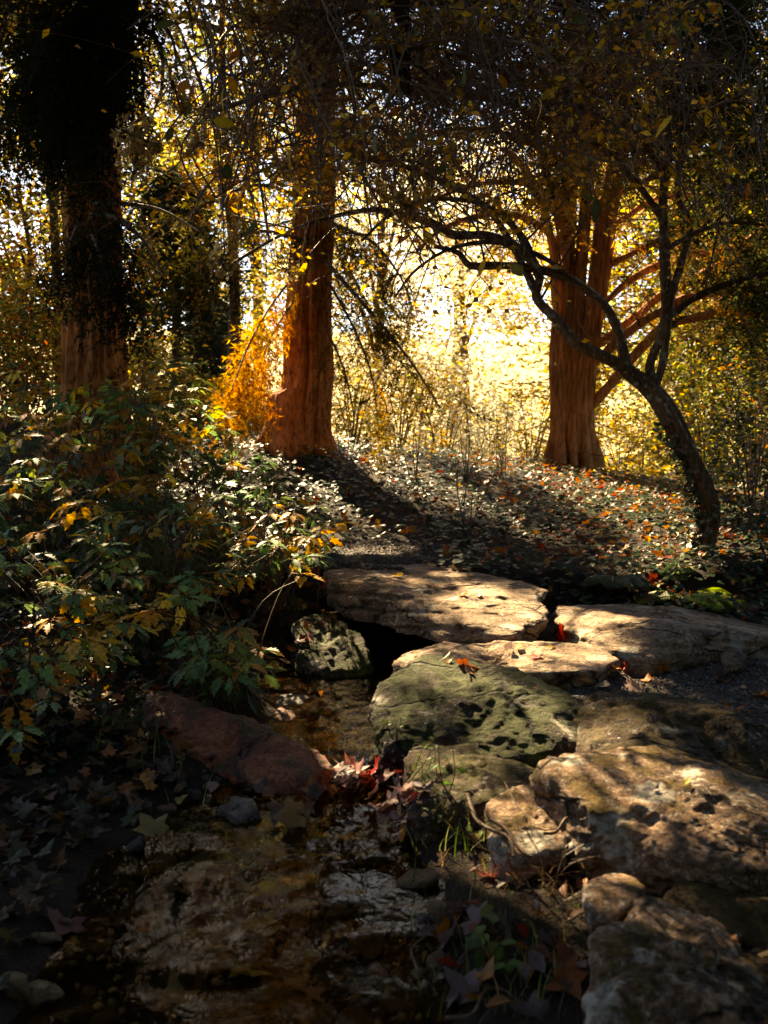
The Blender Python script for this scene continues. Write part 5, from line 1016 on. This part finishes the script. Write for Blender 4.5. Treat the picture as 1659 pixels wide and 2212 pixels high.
# leaves lying on the bank and in the dark corner
for i in range(95):
    u, v = rng.uniform(640, 1659), rng.uniform(985, 1290)
    h = hit(u, v)
    if h is None or not bank_mask(h[0][:1], h[0][1:2])[0]: continue
    fallen(u, v, ('maple', 'maple', 'oval')[i % 3], rng.uniform(.06, .10), LIT_C[(ci := int(rng.integers(6)))], CW[ci]+(' oval' if i % 3 == 2 else ' lobed')+' leaf '+bank_place(u, v), 'dry leaves on the ivy bank', rng.uniform(.05, .12), nr=.5)
for i in range(60):
    u, v, ci = rng.uniform(940, 1260), rng.uniform(1850, 2200), int(rng.integers(6)) if i % 2 else 5
    fallen(u, v, ('maple', 'oval', 'oval')[i % 3], rng.uniform(.05, .10), LIT_C[ci] if i % 2 else GY, CW[ci]+(' oval' if i % 3 else ' lobed')+' leaf in dark litter, '+('close to the pool' if u < 1040 else 'by the corner boulder' if u > 1160 else 'right of the pool')+(', below the weeds' if v < 1960 else ', at the bottom' if v > 2090 else ''), 'dry leaves in the dark corner right of the pool', rng.uniform(.0, .04), nr=.5)
for i in range(50):
    u, v, ci = rng.uniform(470, 720), rng.uniform(1240, 1440), int(rng.integers(6))
    fallen(u, v, ('maple', 'oval')[i % 2], rng.uniform(.06, .10), LIT_C[ci], CW[ci]+(' oval' if i % 2 else ' lobed')+' leaf on the left bank, '+('under the ledge stone' if v < 1330 else 'above the red rock')+(' by the shrub' if u < 560 else ' by the dark boulder' if u > 630 else ''), 'brown leaves on the shady left bank', rng.uniform(.0, .05), nr=.5)

# ------------------------------------------------------------------ stream bed stones and pebbles
CB = []
for i in range(6):
    r_ = np.random.default_rng(100+i); pts = r_.normal(0, 1, (14, 3)); pts /= np.linalg.norm(pts, axis=1, keepdims=True); v, f = rock_verts(pts*np.array([1, .75, .5]), 4, 100+i, lump=.10, fine=.02, p=10)
    CB.append([MB().add(v, f).mesh('creek_stone', mm) for mm in (M_COB, M_COBG)])
for i in range(190):
    y = rng.uniform(2.3, 6.3) if i > 70 else rng.uniform(2.4, 4.3); cx, hw = np.interp(y, CRY, CRX), np.interp(y, CRY, CRW); x = cx+hw*rng.uniform(-1.08, 1.0); s = rng.uniform(.03, .075)*(1.2 if y < 4.2 else .8)*(1.4 if i < 30 else 1)
    gy_ = int(rng.random() < .3); side_ = 'left half' if x < cx else 'right half'
    o = link_mesh('creek_stone', CB[i % 6][gy_], (x, y, float(H(x, y))+s*.22), frames(tilt(1, .25), rng.uniform(0, 6.28, 1))[0], s)
    tag(o, ('large ' if s > .08 else 'small ' if s < .05 else '')+('grey' if gy_ else 'ochre')+' stone under water, '+side_+(' of the narrow channel behind the red rock' if y > 4.9 else ' of the riffle beside the red rock' if y > 4.2 else ' of the upper pool' if y > 3.4 else ' of the lower pool'), 'stone', 'stones on the stream bed')
for i in range(34):
    u, v = rng.uniform(215, 470), rng.uniform(1630, 1770); h = hit(u, v); s = rng.uniform(.018, .055); gy_ = int(rng.random() < .5)
    o = link_mesh('pebble', CB[i % 6][gy_], h[0]+np.array([0, 0, s*.25]), frames(tilt(1, .3), rng.uniform(0, 6.28, 1))[0], s)
    tag(o, ('large ' if s > .045 else 'tiny ' if s < .03 else '')+('grey' if gy_ else 'ochre')+' round stone on the left shore, '+('next to the red rock' if v < 1700 else 'at the waterline')+(' by the shrub' if u < 340 else ''), 'stone', 'pebbles on the left shore')
n = 3000; x, y = rng.uniform(-1.6, .3, n), rng.uniform(2.2, 6.4, n); ok = H(x, y) < -.03; x, y = x[ok], y[ok]; n = len(x); s = rng.uniform(.008, .022, n); mb = MB()
scatter(mb, *ICO[1], np.stack([x, y, H(x, y)+s*.2], 1), frames(tilt(n, .4), rng.uniform(0, 6.28, n)), s[:, None]*rng.uniform(.6, 1.2, (n, 3)), palette(n, [(.22, .14, .06), (.13, .10, .07), (.30, .2, .09), (.08, .06, .04)]))
tag(mb.build('stream_gravel', M_GRAV), 'fine brown gravel of the stream bed', 'gravel', None, 'stuff')

n = 900; x, y = rng.uniform(-2.6, -.9, n), rng.uniform(2.2, 4.8, n); ok = (H(x, y) > .02) & (H(x, y) < .5); x, y = x[ok], y[ok]; n = len(x); mb = MB()
scatter(mb, *LF_MAPLE, np.stack([x, y, H(x, y)+.01+rng.random(n)*.04], 1), frames(tilt(n, .55), rng.uniform(0, 6.28, n)), rng.uniform(.03, .08, n), palette(n, [(.12, .07, .03), (.18, .09, .035), (.08, .06, .03), (.06, .07, .03)])); tag(mb.build('leaf_litter', M_DRYA, None, False), 'dark leaf litter on the shaded shore left of the pool', 'leaf litter', None, 'stuff')
n = 420; x, y = rng.uniform(.9, 4.2, n), rng.uniform(2.0, 5.0, n); mb = MB()
scatter(mb, *LF_MAPLE, np.stack([x, y, H(x, y)+.01+rng.random(n)*.03], 1), frames(tilt(n, .5), rng.uniform(0, 6.28, n)), rng.uniform(.03, .08, n), palette(n, LIT_C)); tag(mb.build('leaf_litter', M_DRYA, None, False), 'brown leaf litter on the ground behind the right-hand boulders', 'leaf litter', None, 'stuff')
gravel('grey gravel behind the right-hand boulders at the frame edge', 3200, (1.2, 4.4), (2.2, 4.6), lambda x, y: H(x, y) > .03, .007, .015)
# ------------------------------------------------------------------ small plants
def blades(mb, base, n, h, w_, spread, cols, wts=None, bend=.5):
    a = rng.uniform(0, 6.28, n); hh = h*rng.uniform(.5, 1.2, n); t = np.linspace(0, 1, 5); o = np.asarray(base)+np.stack([rng.normal(0, spread, n), rng.normal(0, spread, n), np.zeros(n)], 1)
    o[:, 2] = np.maximum(H(o[:, 0], o[:, 1]), base[2]-.05); dr = np.stack([np.cos(a), np.sin(a), 0*a], 1); lean = rng.uniform(.4, 1.5, n)*bend
    c = o[:, None]+dr[:, None]*(lean*hh)[:, None, None]*(t**1.8)[None, :, None]+np.array([0, 0, 1.])*(hh[:, None]*(t-.25*(lean[:, None])*t**2.5))[..., None]
    sd_ = np.cross(dr, [0, 0, 1.]); wd = w_*(1-t**1.5*.95); V = np.stack([c-sd_[:, None]*wd[None, :, None], c+sd_[:, None]*wd[None, :, None]], 2); idx = np.arange(n*10).reshape(n, 5, 2)
    q = np.stack([idx[:, :-1, 0], idx[:, :-1, 1], idx[:, 1:, 1], idx[:, 1:, 0]], -1).reshape(-1, 4); mb.add(V.reshape(-1, 3), q, np.repeat(palette(n, cols, wts), 10, 0))
GRC = [(.16, .24, .05), (.24, .30, .08), (.34, .36, .14)]; STRAW = [(.30, .20, .09), (.22, .14, .06), (.38, .26, .12)]
def weed(label, u, v, n_st, h, lsize, cols, spread=.05, nl=9, grass=0, cat='plant', name='weed', templ=LF_OVAL, gcols=None):
    p, nn = hit(u, v); t = thing(name, label, cat, p); mb = MB(); S_ = []
    for i in range(n_st):
        e = p+np.array([rng.normal(0, spread*1.6), rng.normal(0, spread*1.6), h*rng.uniform(.6, 1.15)]); b = p+np.array([rng.normal(0, spread*.5), rng.normal(0, spread*.5), -.01]); S_.append(cr([b, (b+e)/2+rng.normal(0, .02, 3), e], 9))
    S_ = np.array(S_); tubes(mb, S_, np.linspace(.003, .0012, 9)[None].repeat(n_st, 0), 4, (.5, .6, .3)); mb.build('stems', M_STEM, t); me = MB().add(*templ).mesh('leaf', M_LEAF_OBJ)
    for i in range(n_st*nl):
        s = S_[i % n_st]; j = rng.integers(2, 9); dd = np.array([rng.normal(), rng.normal(), rng.normal(.1, .4)]); link_mesh('leaf', me, s[j], frames_dir(dd[None], rng.normal(0, .3, (1, 3))+np.array([0, -.2, 1]))[0], lsize*rng.uniform(.6, 1.2), t, palette(1, cols)[0])
    if grass: mb = MB(); blades(mb, p, grass, h*1.0, .003, spread*2, gcols or GRC+STRAW[:1]); tag(mb.build('grass_blades', M_LEAF, t, False), kind='stuff')
    return t
weed('sunlit tuft of weeds and grass at the right edge of the pool', 1005, 1810, 7, .15, .045, GRC, .06, 8, 60)
weed('little round-leaved weed climbing the small mossy boulder', 880, 1690, 4, .16, .04, GRC, .05, 6, 0)
weed('small green weed sprouting at the foot of the green mossy boulder', 860, 1590, 3, .10, .035, GRC, .04, 5, 0)
weed('thin weed with narrow green leaves before the small mossy boulder', 985, 1740, 3, .26, .06, [(.14, .26, .05)], .06, 3, 0, templ=LF_LANCE)
weed('dark weed in the shade left of the red rock', 250, 1600, 5, .22, .05, [(.06, .09, .03), (.09, .11, .03)], .07, 7, 12)
weed('thin weed standing on the pebbly left shore', 375, 1700, 2, .20, .035, [(.10, .11, .03)], .05, 5, 8)
weed('green weed in the bottom corner right of the pool', 1090, 2090, 4, .14, .06, [(.10, .16, .04), (.14, .18, .05)], .06, 5, 40)
weed('small green plant at the ivy edge between the two slabs', 1205, 1295, 3, .17, .055, [(.12, .18, .05)], .05, 5, 0)
weed('yellow-green weeds at the right edge beside the flat slab', 1640, 1320, 5, .30, .06, [(.10, .14, .03), (.16, .2, .04)], .12, 7, 0)
lily = weed('sunlit pale-leaved plant at the foot of the crooked trunk', 1475, 1250, 5, .30, .13, [(.30, .38, .10), (.22, .32, .06), (.42, .44, .2)], .09, 4, 0, 'plant', 'pale_leaved_plant', LF_LANCE)
# ferns
def fern(label, u, v, nfr, L, cols, aim=(0, -1)):
    p, nn = hit(u, v); t = thing('fern', label, 'fern', p)
    for i in range(nfr):
        mb = MB(); a = math.atan2(aim[1], aim[0])+rng.normal(0, .9); d = np.array([math.cos(a), math.sin(a), 0]); l_ = L*rng.uniform(.75, 1.15); tt = np.linspace(0, 1, 22)
        c = p+d*l_*tt[:, None]*.95+np.array([0, 0, 1.])*(l_*(.55*tt-.60*tt**2.2))[:, None]; tubes(mb, c[None], np.linspace(.003, .001, 22)[None], 3, (.5, .5, .25))
        n_ = 20; tn = np.gradient(c, axis=0); sd_ = np.cross(d, [0, 0, 1.])
        for sgn in (-1, 1):
            pos = c[1:21]; dd = sd_*sgn+tn[1:21]/np.linalg.norm(tn[1:21], axis=1, keepdims=True)*.45+np.array([0, 0, -.12]); ln_ = l_*.30*np.sin(np.clip(tt[1:21]*.92+.10, 0, 1)*np.pi)**.7+.01
            scatter(mb, *LF_SERR, pos, frames_dir(dd, np.tile([0, 0, 1.], (n_, 1))+d*.2), np.stack([ln_, ln_*.75, ln_], 1), palette(n_, cols))
        mb.build('frond', M_LEAF, t, False)
    return t
fern('yellow-green fern lit from behind, above the flat slab', 1480, 1300, 11, .48, [(.34, .44, .05), (.42, .50, .07), (.22, .32, .04)], (.5, -.8))
fern('silvery lit fern on the ivy bank left of the pale-leaved plant', 1330, 1262, 8, .34, [(.16, .20, .10), (.22, .25, .14)], (-.3, -.8))
# ivy climbing the crooked trunk
tc_ = LIMB_PTS['hyd'][0]; n = 240; i = rng.integers(8, 100, n); pos = tc_[i, :3]+np.stack([-np.abs(rng.normal(.10, .035, n)), rng.normal(-.02, .07, n), rng.normal(0, .03, n)], 1); t = thing('climbing_ivy', 'ivy climbing the left side of the crooked trunk', 'ivy', tc_[6, :3])
mb = MB(); scatter(mb, *LF_IVY, pos, frames(rng.normal(0, .5, (n, 3))+np.array([-.6, -.2, .8]), rng.uniform(0, 6.28, n)), rng.uniform(.03, .055, n), palette(n, [(.05, .07, .03), (.08, .10, .05)])); tag(mb.build('foliage', M_IVY, t, False), kind='stuff')
mb = MB(); tubes(mb, (tc_[5:100, :3]+np.array([-.10, -.02, 0]))[None], np.full((1, 95), .005), 4); mb.build('stem', M_TWIG, t)
# fallen sticks and dry stalks by the big boulder
for i, (a, b, r, lab) in enumerate([((1010, 1715, 3.75, .25), (1110, 1850, 3.35, .05), .009, 'long bare stick leaning beside the small tan boulder'), ((1060, 1770, 3.6, .0), (1150, 1850, 3.3, .0), .007, 'second stick lying below the long bare one'), ((1090, 1690, 3.7, 0), (1150, 1810, 3.4, 0), .003, 'thin dark stalk crossing the small tan boulder'), ((1175, 1800, 3.4, 0), (1235, 1770, 3.5, 0), .006, 'short broken twig end by the big boulder'),
                      ((905, 2100, 2.9, 0), (925, 1990, 3.1, 0), .004, 'pale upright straw at the pool edge'), ((960, 2200, 2.6, 0), (1080, 2130, 2.8, 0), .008, 'curved stick at the bottom edge right of the pool')]):
    A, B = P(*a[:3]), P(*b[:3]); mb = MB(); tubes(mb, cr([A, A*.6+B*.4+rng.normal(0, .015, 3), A*.25+B*.75+rng.normal(0, .015, 3), B], 24)[None], np.linspace(r, r*.6, 24)[None], 7, None, bark_relief(r*.3, 3, i)); tag(mb.build('stick', M_TWIG), lab, 'stick')
p, _ = hit(1165, 1860); t = thing('dry_grass', 'tangle of dry brown stalks below the big sunlit boulder', 'grass', p); mb = MB(); blades(mb, p+np.array([0, 0, -.02]), 80, .17, .003, .09, [x_ for x_ in [(.16, .10, .05), (.12, .07, .03)]], None, 1.2); tag(mb.build('blades', M_LEAF, t, False), kind='stuff')
mb = MB()
for u, v in [(980, 1960), (1060, 1980), (1130, 2030), (1020, 2080), (1180, 2080), (960, 2140), (1100, 2180), (1190, 1960)]:
    p, _ = hit(u, v); blades(mb, p, 30, .10, .0026, .09, [(.12, .08, .04), (.08, .10, .03)], None, 1.0)
tag(mb.build('grass', M_LEAF, None, False), 'dark thin grass in the corner right of the pool', 'grass', None, 'stuff')
